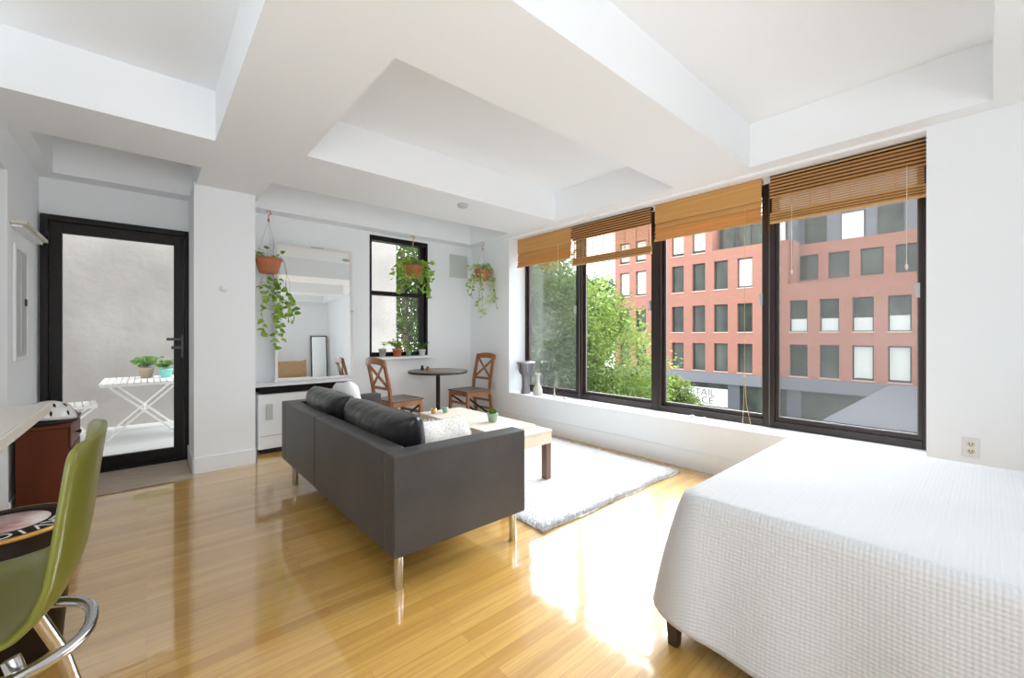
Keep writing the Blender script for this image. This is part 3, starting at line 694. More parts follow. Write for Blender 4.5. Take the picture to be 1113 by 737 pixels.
outlet((XR-.001, 4.54, .49), 0, 'white power outlet on the corner wall behind the right dining chair')
# electric panel and ledge on left wall
t = thing('electric_panel', 'grey metal breaker panel with white surround on the wall left of the door', 'electric panel', (XW+.001, 4.39, 1.42))
ring(MB(), 'x', -.20, .20, -.40, .38, 0, .016, .03, .03, .03).build('surround', 'trimw', t, bevel=.003)
B(0, .012, -.169, .169, -.369, .349).build('panel_door', 'greyp', t, bevel=.004)
B(.012, .020, .10, .135, -.02, .03).build('latch', 'blackp', t, bevel=.002)
B(.012, .016, -.02, .02, -.34, .32).build('panel_rib', 'steel', t)
t = thing('wall_ledge', 'narrow cream wooden ledge above the breaker panel', 'shelf', (XW+.001, 4.52, 1.93))
B(0, .075, -.38, .38, -.01, .012).build('board', 'counter_e', t, bevel=.003)
B(0, .05, -.36, .36, -.03, -.0105).build('moulding', 'trimw', t, bevel=.004)

# ================================================================== SILL THINGS (big window)
t = thing('goblet_drum', 'engraved pewter goblet drum on the window sill corner', 'drum', (3.775, 4.03, .4215))
MB().lathe([(.062, 0), (.066, .01), (.062, .03), (.052, .08), (.050, .20), (.058, .235), (.085, .27), (.10, .31), (.104, .37), (.112, .385), (.112, .40), (.10, .405)], (0,0,0), 36).build('body', 'pewter', t)
MB().lathe([(.118, .395), (.125, .40), (.125, .416), (.118, .42), (.108, .42)], (0,0,0), 36).build('rim', 'steel', t)
MB().lathe([(.107, .407), (.0001, .41)], (0,0,0), 30).build('drum_skin', 'skin', t)
for k in range(6):
    a = 2*PI*k/6; MB().tube([(.119*math.cos(a), .119*math.sin(a), .41), (.121*math.cos(a), .121*math.sin(a), .30)], .004, 6).build('tension_rod', 'steel', t)
t = thing('glass_carafe', 'pale carved glass carafe beside the drum on the sill', 'carafe', (3.79, 3.82, .4215))
MB().lathe([(.058, 0), (.064, .008), (.062, .06), (.052, .10), (.030, .135), (.024, .17), (.025, .22), (.034, .255), (.038, .275), (.033, .275), (.021, .22), (.02, .17)], (0,0,0), 28).build('body', 'vasec', t)
def shellthing(x, y, r, seed, label, m='shell'):
    rnd = random.Random(seed); n = 14; mb = MB()
    prof = [(.0005, 0)] + [(r*(.55+.45*math.sin(PI*i/6)), r*1.1*i/6) for i in range(1, 6)] + [(.0005, r*1.15)]
    mb.lathe(prof, (0,0,0), n)
    o = mb.build('seashell', m); o.location = (x, y, .4212); 
    for i, v in enumerate(o.data.vertices): v.co.x *= 1.5; v.co += Vector((rnd.uniform(-1,1), rnd.uniform(-1,1), 0))*r*.12; v.co.z = max(0, v.co.z)
    tag(o, label, 'seashell'); return o
shellthing(3.86, 1.83, .020, 1, 'larger white seashell on the sill below the third window light')
shellthing(3.86, 1.72, .016, 2, 'smaller pink seashell on the sill below the third window light')
shellthing(3.80, 3.36, .022, 3, 'flat pink shell on the sill near the first mullion')
t = thing('figurine', 'tiny pinkish figurine on the sill right of the carafe', 'figurine', (3.87, 3.60, .4212))
MB().lathe([(.014, 0), (.016, .01), (.007, .045), (.004, .07), (.008, .08), (.009, .09), (.0005, .1)], (0,0,0), 14).build('body', 'shell', t)

# ================================================================== BACK WINDOW SILL POTS
ys = 5.035
pot('potted_plant', 'small grey-green pot with a trailing sprig at the left of the back window sill', 'potted plant', (2.24, ys, .9125), .045, .105, 'greypot', 'up', None, n=3, seed=21)
pot('potted_plant', 'wide terracotta pot of bright leaves in the middle of the back window sill', 'potted plant', (2.44, ys, .9125), .06, .105, 'terra', 'up', None, n=13, seed=22)
pot('potted_plant', 'white pot of dark leaves at the right end of the back window sill', 'potted plant', (2.80, ys, .9125), .045, .085, 'whitepot', 'up', None, n=15, seed=23, leafm='leaf_d')
pot('potted_plant', 'little green seedling pot between the terracotta and white pots', 'potted plant', (2.60, ys, .9125), .035, .07, 'celad', 'up', None, n=9, seed=24)

# ================================================================== BED
t = thing('bed', 'bed under a white waffle-weave cover with dark wooden legs', 'bed', (2.275, -.17, 0))
cx, cy = 2.275, -.17
hx, hy, ht = .685, .955, .585
B(-hx+.03, hx-.03, -hy+.03, hy-.03, .25, .54).build('mattress', 'fabricw', t, bevel=.04, seg=3)
B(-hx-.034, hx-.005, -hy+.005, hy+.02, .17, .235).build('bed_frame', 'espresso', t, bevel=.005)
for x, y in ((-hx-.052, hy+.014), (hx-.02, hy-.02), (-hx+.02, -hy+.02), (hx-.02, -hy+.02)):
    mb = MB(); x1 = x; y1 = y; a, b = .026, .018
    mb.add([(x1-b, y1-b, 0), (x1+b, y1-b, 0), (x1+b, y1+b, 0), (x1-b, y1+b, 0), (x1-a, y1-a, .163), (x1+a, y1-a, .163), (x1+a, y1+a, .163), (x1-a, y1+a, .163)],
           [(3,2,1,0),(4,5,6,7),(0,1,5,4),(1,2,6,5),(2,3,7,6),(3,0,4,7)])
    mb.build('leg', 'espresso', t, bevel=.003)
hb = B(-hx, hx, -hy-.09, -hy-.05, .45, .98).build('headboard', 'rattan', t, bevel=.01)
for s in (-1, 1): B(s*hx-.025, s*hx+.025, -hy-.095, -hy-.045, 0, 1.0).build('headboard_post', 'rattan', t, bevel=.006)
# cover: closed loop around the top, rows going from centre out and down
def cover():
    import bisect
    me = bpy.data.meshes.new('bed_cover'); bm = bmesh.new(); uvl = bm.loops.layers.uv.new('UVMap')
    # perimeter samples (rounded rectangle) param
    R = .07; per = []
    def arc(cx_, cy_, a0, a1, n):
        for i in range(n): a = a0+(a1-a0)*i/n; per.append((cx_+R*math.cos(a), cy_+R*math.sin(a), math.cos(a), math.sin(a)))
    def line(x0, y0, x1, y1, nx_, ny_, n):
        for i in range(n): per.append((x0+(x1-x0)*i/n, y0+(y1-y0)*i/n, nx_, ny_))
    line(-hx, -hy+R, -hx, hy-R, -1, 0, 90); arc(-hx+R, hy-R, PI, PI/2, 16); line(-hx+R, hy, hx-R, hy, 0, 1, 60); arc(hx-R, hy-R, PI/2, 0, 12)
    line(hx, hy-R, hx, -hy+R, 1, 0, 60); arc(hx-R, -hy+R, 0, -PI/2, 12); line(hx-R, -hy, -hx+R, -hy, 0, -1, 50); arc(-hx+R, -hy+R, -PI/2, -PI, 12)
    n = len(per); s = 0; S = [0]
    for i in range(n): a, b = per[i], per[(i+1) % n]; s += math.hypot(a[0]-b[0], a[1]-b[1]); S.append(s)
    rows = []; rnd = random.Random(3)
    # inner top rows
    for k in (0.0, .2, .4, .6, .8, .93, .97):
        rows.append([('t', k, i) for i in range(n)])
    NR = 26
    for k in range(NR+1): rows.append([('s', k/NR, i) for i in range(n)])
    grid = []
    for row in rows:
        vr = []
        for kind, k, i in row:
            x, y, nx_, ny_ = per[i]; si = S[i]
            if kind == 't':
                px, py = x*k, y*k; z = ht+.004*math.sin(x*k*5+1)*math.sin(y*k*4)+.003*math.sin(px*11+py*7)
                if k > .9: z -= .006*((k-.9)/.1)**2
                px = x-(nx_*.05+x*0)*0 if False else px
                vr.append((px, py, z, px, py))
            else:
                corner = 0
                dcx, dcy = abs(x)-hx+R, abs(y)-hy+R
                cr = math.exp(-((abs(abs(x)-hx)+abs(abs(y)-hy))/.16)**2)      # 1 at corners
                Hm = .515-.012*math.sin(si*2.1+.4)
                if x < 0 and y > 0: Hm -= .095*math.exp(-((hy-y)+(x+hx))/.16)
                Hm = min(Hm, .535)
                th = k*k*0+k
                drop = Hm*k
                flare = (.045+.095*cr)*(k**.75) + .020*k*math.sin(si*8.3+1.2)*(.4+.6*k)+.012*k*math.sin(si*17+.7)
                if k < .12: flare += .0; 
                rad = .03; t_ = min(1, drop/rad); out = .012*math.sin(t_*PI/2)
                zz = ht-.006-drop if drop > rad else ht-.006-rad*(1-math.cos(min(1, drop/rad)*PI/2))*1.0
                if drop > rad: zz = ht-.006-drop
                vr.append((x+nx_*(out+flare), y+ny_*(out+flare), zz, px_uv(x, y, nx_, ny_, drop)[0], px_uv(x, y, nx_, ny_, drop)[1]))
        grid.append(vr)
    V_ = [[bm.verts.new(v[:3]) for v in r] for r in grid]
    for a in range(len(V_)-1):
        for i in range(n):
            j = (i+1) % n
            vs = [V_[a][i], V_[a][j], V_[a+1][j], V_[a+1][i]]; uv = [grid[a][i], grid[a][j], grid[a+1][j], grid[a+1][i]]
            if a == 0 and (Vector(grid[0][i][:3])-Vector(grid[0][j][:3])).length < 1e-6:
                vs = vs[1:]; uv = uv[1:]
                vs[0] = V_[0][0]
            try: f = bm.faces.new(vs)
            except ValueError: continue
            f.smooth = True
            for l, q in zip(f.loops, uv): l[uvl].uv = (q[3], q[4])
    bmesh.ops.remove_doubles(bm, verts=bm.verts, dist=1e-5); bmesh.ops.recalc_face_normals(bm, faces=bm.faces)
    bm.to_mesh(me); bm.free(); me.materials.append(M['waffle'])
    o = bpy.data.objects.new('bed_cover', me); C.objects.link(o); o.parent = t
    so = o.modifiers.new('thick', 'SOLIDIFY'); so.thickness = .004; so.offset = 1
    return o
def px_uv(x, y, nx_, ny_, drop): return (x+nx_*drop, y+ny_*drop)
cover()
# ================================================================== KITCHEN SIDE
t = thing('kitchen_counter', 'pale stone breakfast counter with cream edge at the left of the photo', 'counter', (-1.1, 1.2, 0))
cx, cy = -1.1, 1.2
B(-1.5-cx, -.325-cx, -.2-cy, 2.72-cy, .862, .898).build('countertop', 'counter', t, bevel=.004)
B(-.3249-cx, -.316-cx, -.2-cy, 2.72-cy, .860, .896).build('edge_strip', 'counter_e', t, bevel=.002)
B(-1.5-cx, -.75-cx, -.2-cy, 2.6-cy, 0, .861).build('cabinet_base', 'trimw', t, bevel=.004)
# pine chest
t = thing('pine_chest', 'small red-stained wooden chest against the left wall holding a white helmet', 'chest', (-.515, 4.40, 0))
cx, cy = -.515, 4.40
def L4(x0, x1, y0, y1, z0, z1): return (x0-cx, x1-cx, y0-cy, y1-cy, z0, z1)
B(*L4(-.632, -.40, 4.10, 4.70, .02, .568)).build('body', 'pine', t, bevel=.004)
B(*L4(-.635, -.385, 4.09, 4.71, .569, .588)).build('top_board', 'pine', t, bevel=.004)
for z0, z1 in ((.04, .22), (.23, .41), (.42, .56)):
    dr = B(*L4(-.3995, -.388, 4.13, 4.67, z0, z1)).build('drawer', 'pine', t, bevel=.003)
    MB().lathe([(.008, 0), (.008, .012), (.015, .018), (.012, .028), (.0005, .03)], (0,0,0), 16, Matrix.Translation((-.388-cx, 0, (z0+z1)/2)) @ Matrix.Rotation(PI/2, 4, 'Y')).build('knob', 'darkw', dr)
# helmet
t = thing('bicycle_helmet', 'white vented bicycle helmet on top of the red-stained chest', 'helmet', (-.50, 4.26, .5885), .4)
def helm(sc_=1.0):
    bm = bmesh.new(); bmesh.ops.create_uvsphere(bm, u_segments=36, v_segments=20, radius=1)
    bmesh.ops.delete(bm, geom=[v for v in bm.verts if v.co.z < -.12], context='VERTS')
    for v in bm.verts:
        v.co.z = max(v.co.z, -.1)
        v.co = Vector((v.co.x*.135, v.co.y*.105, v.co.z*.125+.03-.012*(v.co.x)))
    return bm
bm = helm(); vv = []
ang = [( .2, .9), (-.25, .95), (.75, .55), (-.7, .5), (.35, .25), (-.35, .2), (.8, .1)]
me = bpy.data.meshes.new('shell'); bm.to_mesh(me); bm.free(); me.materials.append(M['helmet'])
for p in me.polygons: p.use_smooth = True
so = bpy.data.objects.new('shell', me); C.objects.link(so); so.parent = t
s = so.modifiers.new('th', 'SOLIDIFY'); s.thickness = .006; s.offset = -1
for az in (-2.5, -1.9, -1.2, -.5, .4, 1.2, 2.1, 2.8):
    for el in (.35, .85):
        c = Vector((math.cos(el)*math.cos(az+el*.4)*.137, math.cos(el)*math.sin(az+el*.4)*.107, math.sin(el)*.127+.03-.012*math.cos(el)*math.cos(az)))
        n = Vector((c.x/.137**2, c.y/.107**2, (c.z-.03)/.127**2)).normalized(); T = Matrix.Translation(c) @ n.to_track_quat('Z', 'Y').to_matrix().to_4x4() @ Matrix.Diagonal((.7, 1.9, 1, 1))
        MB().lathe([(.0095, -.001), (.0085, .0012), (.0001, .0012)], (0,0,0), 16, T).build('vent_hole', 'blackp', so)
MB().lathe([(.128, 0), (.139, .004), (.139, .018), (.130, .024)], (0,0,0), 40, Matrix.Diagonal((1, .8, 1, 1))).build('rim_trim', 'blackp', t)
# round service drum table
t = thing('round_drum_table', 'low dark round drum table with gold rim and printed lid reading SERVICE', 'side table', (-.395, 2.42, 0))
R = .198
MB().lathe([(R*.72, 0), (R*.74, .01), (R*.84, .25), (R*.93, .475)], (0,0,0), 48).build('body', 'darkw', t)
MB().lathe([(R*.955, .476), (R*.985, .478), (R, .483), (R, .488), (R*.985, .493), (R*.96, .4938), (R*.955, .49)], (0,0,0), 64).build('gold_rim', 'gold', t)
ld = MB().lathe([(R*.949, .47), (R*.949, .493), (R*.58, .4935), (R*.58, .49)], (0,0,0), 64).build('lid_band', 'lidk', t)
MB().lathe([(R*.575, .47), (R*.575, .4936), (R*.0001, .494)], (0,0,0), 48).build('lid_picture', 'lidc', t)
mb = MB(); word = 'SERVICE'
for k, ch in enumerate(word):
    a = -PI/2+1.60-(k)*.30
    T = Matrix.Translation((R*.765*math.cos(a), R*.765*math.sin(a), .4940)) @ Matrix.Rotation(a-PI/2, 4, 'Z')
    text_mesh(mb, ch, .078, T, .0005)
mb.build('lettering', 'print', ld)
# bar stool
t = thing('bar_stool', 'olive green shell bar stool with chrome legs in the left foreground', 'bar stool', (-.34, 1.225, 0))
def shell():
    prof = [(.272, 1.015), (.266, .97), (.258, .90), (.250, .83), (.242, .775), (.225, .728), (.19, .697), (.13, .680), (.02, .668), (-.08, .664), (-.16, .668), (-.215, .664), (-.235, .65)]
    # densify
    pts = []
    for (a, b), (c, d) in zip(prof, prof[1:]):
        for k in range(3): pts.append((a+(c-a)*k/3, b+(d-b)*k/3))
    pts.append(prof[-1]); N = len(pts); Wn = 16; vs = []; fs = []
    for i, (x, z) in enumerate(pts):
        f = i/(N-1); hw = .175+.03*math.sin(f*PI); 
        if f < .06: hw -= .03*(1-f/.06)
        if f > .92: hw -= .04*((f-.92)/.08)
        for j in range(Wn+1):
            u = j/Wn*2-1; cur = .030*(abs(u)**2.6)
            if f < .42: dx, dz = -cur, 0
            elif f < .62: q = (f-.42)/.2; dx, dz = -cur*(1-q), cur*.8*q
            else: dx, dz = 0, cur*.8
            top = -.022*(abs(u)**3) if i == 0 else 0
            vs.append((x+dx, u*hw, z+dz+top))
    for i in range(N-1):
        for j in range(Wn): fs.append((i*(Wn+1)+j, i*(Wn+1)+j+1, (i+1)*(Wn+1)+j+1, (i+1)*(Wn+1)+j))
    mb = MB(); mb.add(vs, fs, True); o = mb.build('seat_shell', 'green', t)
    s = o.modifiers.new('th', 'SOLIDIFY'); s.thickness = .014; s.offset = 0
    s = o.modifiers.new('sub', 'SUBSURF'); s.levels = s.render_levels = 1
shell()
MB().box(-.11, .13, -.10, .10, .632, .648).build('seat_plate', 'steel', t, bevel=.003)
for sx, sy in ((1, -1), (1, 1), (-1, -1), (-1, 1)):
    MB().tube([(sx*.16, sy*.09, .628), (sx*.20, sy*.12, .50), (sx*.30, sy*.19, .012)], .0125, 14).build('leg', 'chrome', t)
    MB().lathe([(.016, 0), (.017, .012), (.014, .02)], (sx*.30, sy*.19, 0), 14).build('foot_cap', 'blackp', t)
pts = []
for k in range(48):
    a = 2*PI*k/48; ca, sa = math.cos(a), math.sin(a); e = .5
    pts.append((.255*math.copysign(abs(ca)**.75, ca), .155*math.copysign(abs(sa)**.75, sa), .612))
MB().tube(pts, .0105, 12, closed=True).build('foot_ring', 'chrome', t)
# tall mirror behind the camera
t = thing('floor_mirror', 'tall narrow mirror in a dark frame, seen reflected in the large mirror', 'mirror', (3.40, -1.56, .02))
ring(MB(), 'y', -.2, .2, 0, 1.6, -.02, .02, .025, .025, .025).build('frame', 'espresso', t, bevel=.003)
B(-.175, .175, -.005, .008, .025, 1.575).build('mirror_glass', 'mirror', t)

# ================================================================== PATIO
struct(B(-4, 3.95, YB+.25, 7.6, -.12, -.02).build('patio_floor', 'patio'))
struct(B(-4, 3.9, YB+.25, 7.0, 2.9, 3.1).build('trim_5', 'concrete'))  # unseen slab added over the patio to keep sun and sky off it
struct(B(-4, 3.66, 7.6, 7.85, -.12, 4.2).build('wall_patio', 'concrete'))
def folding_table(loc):
    t = thing('folding_table', 'white slatted folding table on the patio seen through the glass door', 'patio table', loc)
    mb = MB()
    for k in range(13): mb.box(-.38+k*.059, -.38+k*.059+.05, -.45, .45, .672, .69)
    mb.build('slatted_top', 'whitem', t, bevel=.002)
    mb = MB().box(-.37, .37, -.44, -.42, .65, .671).box(-.37, .37, .42, .44, .65, .671); mb.build('top_rail', 'whitem', t)
    for y in (-.30, .30):
        MB().bar((-.31, y, .65), (.34, y, 0), .022, .022, up=(0,1,0)).build('leg', 'whitem', t)
        MB().bar((.31, y+.024, .65), (-.34, y+.024, 0), .022, .022, up=(0,1,0)).build('leg', 'whitem', t)
    MB().bar((0, -.30, .325), (0, .33, .325), .018, .018).build('cross_rod', 'whitem', t)
    return t
folding_table((-.02, 6.92, -.045))
def folding_chair(loc, rz, label):
    t = thing('folding_chair', label, 'patio chair', loc, rz)   # faces +x
    mb = MB()
    for k in range(7): mb.box(-.2+k*.06, -.2+k*.06+.05, -.2, .2, .43, .445)
    mb.build('seat', 'whitem', t, bevel=.002)
    MB().box(-.2, .21, -.2, -.18, .405, .429).box(-.2, .21, .18, .2, .405, .429).build('seat_rail', 'whitem', t)
    for s in (-.205, .205):
        MB().bar((-.26, s*.86, 0), (.20, s*.86, .42), .018, .022, up=(0,1,0)).build('leg', 'whitem', t)
        MB().bar((.22, s, 0), (-.19, s, .44), .018, .022, up=(0,1,0)).bar((-.19, s, .44), (-.30, s, .84), .018, .022, up=(0,1,0)).build('back_post', 'whitem', t)
    mb = MB()
    for k in range(3): mb.bar((-.225-.027*k, -.2, .55+.1*k), (-.225-.027*k, .2, .55+.1*k), .012, .05)
    mb.build('backrest', 'whitem', t)
    return t
folding_chair((-.635, 6.68, -.02), .1, 'white folding chair left of the patio table')
folding_chair((.66, 6.72, -.02), PI-.1, 'white folding chair right of the patio table')
pot('potted_plant', 'leafy plant in a sand-coloured pot on the patio table', 'potted plant', (.0, 7.10, .6455), .075, .13, 'sand', 'up', None, n=26, seed=31, leafm='leaf_d')
pot('potted_plant', 'small plant in a turquoise pot on the patio table', 'potted plant', (.19, 7.02, .6455), .07, .11, 'teal', 'up', None, n=12, seed=32, leafm='leaf_d')

# ================================================================== OUTSIDE
ZG = -5.6
struct(B(4.1, 70, -40, 70, ZG-.3, ZG).build('street_ground', 'asphalt'))
struct(B(31.5, 36.4, -40, 60, ZG, ZG+.12).build('sidewalk', 'pave'))
# brick building across the street
t = thing('brick_building', 'red brick building across the street with rows of tall windows', 'building', (36, 10, ZG))
def Lb(y, z): return (y-10, z-ZG)
ycs = [23.95, 22.13, 20.3, 18.4, 16.5, 14.65, 12.8, 10.95, 9.14, 7.3, 5.48, 3.67, 1.85, 0.0, -1.85, -3.7]
rows = [(-1.87, .45), (1.40, 3.70), (4.97, 7.34), (8.24, 10.3)]
hs = []
for yc in ycs:
    for r, (a, b) in enumerate(rows):
        if r == 2 and yc < 9.9: continue
        if r == 3 and yc < 15.4: continue
        hs.append((yc-.56, yc+.56, a, b, r))
def fput(m, a, b, c, d): m.box(0, .45, a-10, b-10, c-ZG, d-ZG)
mb = MB(); h4 = [h[:4] for h in hs]
holes(mb, -8, 9.85, -2.02, 4.95, h4, fput); holes(mb, 9.85, 15.35, -2.02, 8.28, h4, fput); holes(mb, 15.35, 25.1, -2.02, 12.0, h4, fput)
mb.box(.45, 1.6, 15.35-10, 25.1-10, 11.6-ZG, 12.0-ZG)
mb.box(.45, 3.6, 15.35-10, 15.8-10, 8.1-ZG, 12.0-ZG)
mb.build('facade', 'brick', t)
random.seed(41)
for (a, b, c, d, r) in hs:
    f = MB(); f.box(.22, .30, a-10, a-9.94, c-ZG, d-ZG).box(.22, .30, b-10.06, b-10, c-ZG, d-ZG).box(.22, .30, a-9.94, b-10.06, c-ZG, c+.06-ZG).box(.22, .30, a-9.94, b-10.06, d-.08-ZG, d-ZG).box(.22, .30, a-9.94+.52*0, a-9.94+.03, c-ZG, d-ZG)
    wo = f.build('window', 'bframe', t)
    B(.28, .29, a-9.95, b-10.05, c+.05-ZG, d-.05-ZG).build('pane', 'bglass', wo)
    B(-.05, .2, a-10.03, b-9.97, c-.09-ZG, c-ZG).build('stone_sill', 'bstone', wo)
    yc = (a+b)/2; fr = 0
    if r == 1 and yc < 10: fr = .38 if yc > 4.5 else .42
    if r == 0 and yc < 6.2: fr = .97
    if r == 2 and 12 < yc < 13.5: fr = .97
    if r == 3: fr = .9
    if r == 2 and yc > 21: fr = .95
    if r == 1 and 21 < yc < 23: fr = .0
    if fr:
        if r == 1: B(.24, .25, a-9.93, b-10.07, c+.06-ZG, c+.06+(d-c)*fr-ZG).build('window_shade', 'bshade', wo)
        else: B(.24, .25, a-9.93, b-10.07, d-.08-(d-c-.14)*fr-ZG, d-.08-ZG).build('window_shade', 'bshade', wo)
    elif random.random() < .5:
        y_ = a-9.9+random.random()*.5; B(.31, .33, y_, y_+.35, c+.1-ZG, c+.1+random.uniform(.3, 1)-ZG).build('curtain', 'bshade', wo)
# terrace slab + setback storey
B(.45, 12, -18, -.15, 4.6-ZG, 4.75-ZG).build('terrace', 'pave', t)
mb = MB(); h2 = []
for yc in (9.0, 7.15, 5.3, 3.45, 1.6, -.3):
    h2.append((yc+.0-.62, yc+.62, 5.35, 7.25))
holes(mb, -8, 9.85, 4.75, 8.1, h2, lambda m, a, b, c, d: m.box(2, 2.4, a-10, b-10, c-ZG, d-ZG))
mb.build('setback_wall', 'brick', t)
for a, b, c, d in h2:
    wo = MB().box(2.15, 2.2, a-10, a-9.92, c-ZG, d-ZG).box(2.15, 2.2, b-10.08, b-10, c-ZG, d-ZG).box(2.15, 2.2, a-10, b-10, d-.08-ZG, d-ZG).build('window', 'bframe', t)
    B(2.18, 2.19, a-9.95, b-10.05, c-ZG, d-.05-ZG).build('pane', 'bglass', wo)
B(.45, 2, 9.55-10, 9.85-10, 4.95-ZG, 8.28-ZG).build('side_wall', 'brick', t)
# penthouse
B(3.6, 12, -18, 5.35, 8.1-ZG, 11.4-ZG).build('penthouse', 'pent', t)
B(2.4, 12, -18, 5.35, 7.9-ZG, 8.1-ZG).build('upper_terrace', 'pave', t)
for k, yc in enumerate((14.3, 12.6, 11.0, 8.9, 6.6, 4.5, 2.2)):
    if yc > 9.5: continue
    wo = B(3.52, 3.6, yc-.7-10, yc+.7-10, 8.3-ZG, 10.4-ZG).build('window', 'bframe', t)
    B(3.50, 3.53, yc-.64-10, yc+.64-10, 8.35-ZG, 10.3-ZG).build('pane', 'bglass' if k != 4 else 'bshade', wo)
wo = B(1.2, 1.3, 10.2-10, 15.2-10, 8.3-ZG, 10.6-ZG).build('window', 'bframe', t)
for k in range(4): B(1.16, 1.21, 10.3+k*1.22-10, 11.4+k*1.22-10, 8.45-ZG, 10.5-ZG).build('pane', 'bglass' if k else 'bshade', wo)
B(1.3, 3.5, 9.85-10, 15.35-10, 8.1-ZG, 10.7-ZG).build('penthouse', 'pent', t)
# ground floor
B(-.25, .5, -18, 15.1, -2.9-ZG, -2.021-ZG).build('canopy_band', 'slate_l', t)
mb = MB()
for yc in (24.6, 19.5, 13.6, 9.4, 4.6, .2, -4): mb.box(-.1, .5, yc-.45-10, yc+.45-10, 0, -2.9-ZG)
mb.build('pier', 'slate', t)
B(.25, .4, -18, 15.1, 0, -2.9-ZG).build('storefront', 'bglass', t)
B(.15, .3, -18, 15.1, 0, .6).build('storefront_base', 'slate', t)
sg = B(.0, .1, 14.1-10, 18.85-10, -4.85-ZG, -3.36-ZG).build('sign_board', 'sign', t)
mb = MB()
for s_, z in (('RETAIL', -3.78), ('SPACE', -4.45)):
    T = Matrix.Translation((-.01, 16.45-10-.0, z-ZG)) @ Matrix.Rotation(-PI/2, 4, 'Z') @ Matrix.Rotation(PI/2, 4, 'X')
    text_mesh(mb, s_, .86, T, .01)
mb.build('lettering', 'signt', sg)
B(.5, 14, -18, 15.1, 0, 4.6-ZG).build('building_core', 'pent', t)
# neighbouring low roof
t = thing('low_roof_building', 'pale grey flat metal roof of a low building beyond the right window', 'building', (16, -4, ZG))
B(-3, 8.3, -7, 6.8, -1.15-ZG, -1.0-ZG).build('metal_roof', 'roofm', t)
B(-2.9, 8.2, -6.9, 6.7, 0, -1.16-ZG).build('wall', 'slate', t)
# trees
def tree(loc, blobs, leafm, label, n, size, trunk_h, seed, cat='tree', group=None):
    t = thing('leafy_tree', label, cat, loc, 0, group); rnd = random.Random(seed); mb = MB(); st = MB()
    st.tube([(0,0,0), (.1,.05,trunk_h*.5), (0,.1,trunk_h)], .16, 10, .09)
    tot = sum(b[3]**2 for b in blobs)
    for (x, y, z, r, rz_) in blobs:
        st.tube([(0,.1,trunk_h*.8), (x*.5, y*.5, (trunk_h+z)/2), (x, y, z)], .07, 6, .02)
        m = int(n*r*r/tot); cl = max(8, m//26)
        for c in range(cl):
            th = rnd.uniform(0, 2*PI); ph = math.acos(rnd.uniform(-.9, 1)); q = rnd.uniform(.55, 1.0)
            c0 = Vector((x+r*q*math.sin(ph)*math.cos(th), y+r*q*math.sin(ph)*math.sin(th), z+rz_*q*math.cos(ph)))
            od = Vector((math.sin(ph)*math.cos(th), math.sin(ph)*math.sin(th), math.cos(ph)*.6-.25)).normalized()
            for k in range(26):
                p = c0+Vector([rnd.gauss(0, .30*r*.42) for _ in range(3)])*Vector((1,1,.55)).length/1.5
                d = (od+Vector([rnd.uniform(-.7,.7) for _ in range(3)])).normalized()
                u = Vector([rnd.uniform(-1,1) for _ in range(3)]); a = d.cross(u).normalized()*size*.28; s_ = size*rnd.uniform(.7, 1.3)
                mb.add([p, p+d*s_*.5+a, p+d*s_, p+d*s_*.5-a], [(0,1,2,3)])
    mb.build('foliage', leafm, t); st.build('trunk', 'bark', t)
    return t
TG = 'trees outside the windows'
tree((8.6, 10.6, ZG), [(0,0,6.2,2.6,2.6), (-1.6,-1.6,6.0,1.6,1.8), (.8,.6,9,2.4,2.2), (-1.2,-.6,8.8,1.7,1.9), (1.6,-.9,5.6,1.8,2.0), (-.6,.2,4.0,2.4,1.8)], 'tree2', 'tall mid-green tree filling the left window light', 26000, .15, 5.5, 1, group=TG)
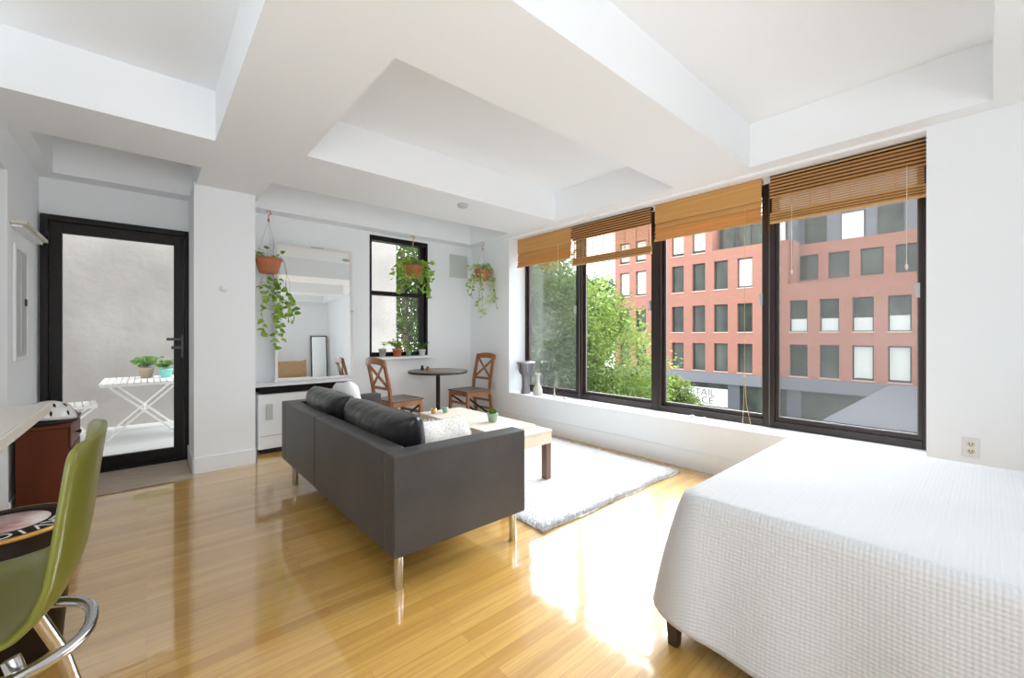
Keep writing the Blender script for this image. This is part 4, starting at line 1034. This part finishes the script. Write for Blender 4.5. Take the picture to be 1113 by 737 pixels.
tree((12.6, 8.9, ZG), [(-.9,.8,7.2,1.8,1.6), (0,-.0,5.6,1.9,1.9), (-1.8,1.8,7.3,1.7,1.7), (.2,-.3,4.4,1.6,1.3), (-.4,.7,3.2,2.4,1.6), (-.9,1.4,8.1,1.1,1.0)], 'tree1', 'bright yellow-green tree in front of the brick building', 30000, .14, 4.5, 2, group=TG)
tree((11.0, 7.4, ZG), [(0,0,3.9,1.5,1.2), (-.7,1.4,3.8,1.8,1.4), (.9,-.2,3.2,1.1,.9)], 'tree2', 'low green tree crown below the bright tree', 12000, .13, 3.2, 3, group=TG)
tree((24.0, 12.5, ZG), [(0,0,3.0,1.0,1.2), (.2,-.6,2.0,1.2,1.2), (-.6,.9,2.6,1.1,1.0), (-.2,0,3.6,.5,.6), (-.4,1.8,3.2,.9,.9)], 'tree1', 'small street tree in front of the retail sign', 9000, .18, 2.4, 4, group=TG)
tree((46.0, 38, ZG), [(0,-2.2,10.5,3.4,4.6), (-1,2.4,9.5,4.0,4.6), (0,0,6,4,4)], 'tree3', 'distant dark tree between the bright tree and the brick building', 8000, .7, 6, 5, group=TG)
tree((15.5, 17.5, ZG), [(0,0,6,3.6,3.6), (-1.5,-1.5,10,3.0,3.0), (1.5,1,10,3.0,3.0), (1,-3,5,2.6,2.8)], 'tree2', 'large shaded tree behind the tall mid-green one', 16000, .28, 6, 7, group=TG)
tree((5.9, 11.6, -.4), [(0,0,.8,1.6,1.6), (.2,.2,2.8,1.7,1.8), (-.2,0,4.6,1.4,1.5), (1.6,.4,3.6,1.5,1.8), (0,1.6,2.0,2.0,2.4), (0,1.8,4.4,2.0,2.0)], 'tree2', 'green tree beyond the patio wall outside the small back window', 20000, .15, 2.0, 6, group=TG)
# repeats share a group
GR = {'window_blind': 'bamboo blinds over the window lights', 'dining_chair': 'cross-back dining chairs', 'hanging_planter': 'hanging planters by the back wall', 'wall_outlet': 'wall power outlets',
      'seashell': 'seashells on the long sill', 'folding_chair': 'white folding patio chairs', 'throw_pillow': 'loose cushions on the sofa', 'candle_cup': 'candle cups on the coffee table', 'potted_plant': 'small potted plants'}
for o in C.objects:
    k = o.name.split('.')[0]
    if o.parent is None and k in GR and 'category' in o: o['group'] = GR[k]
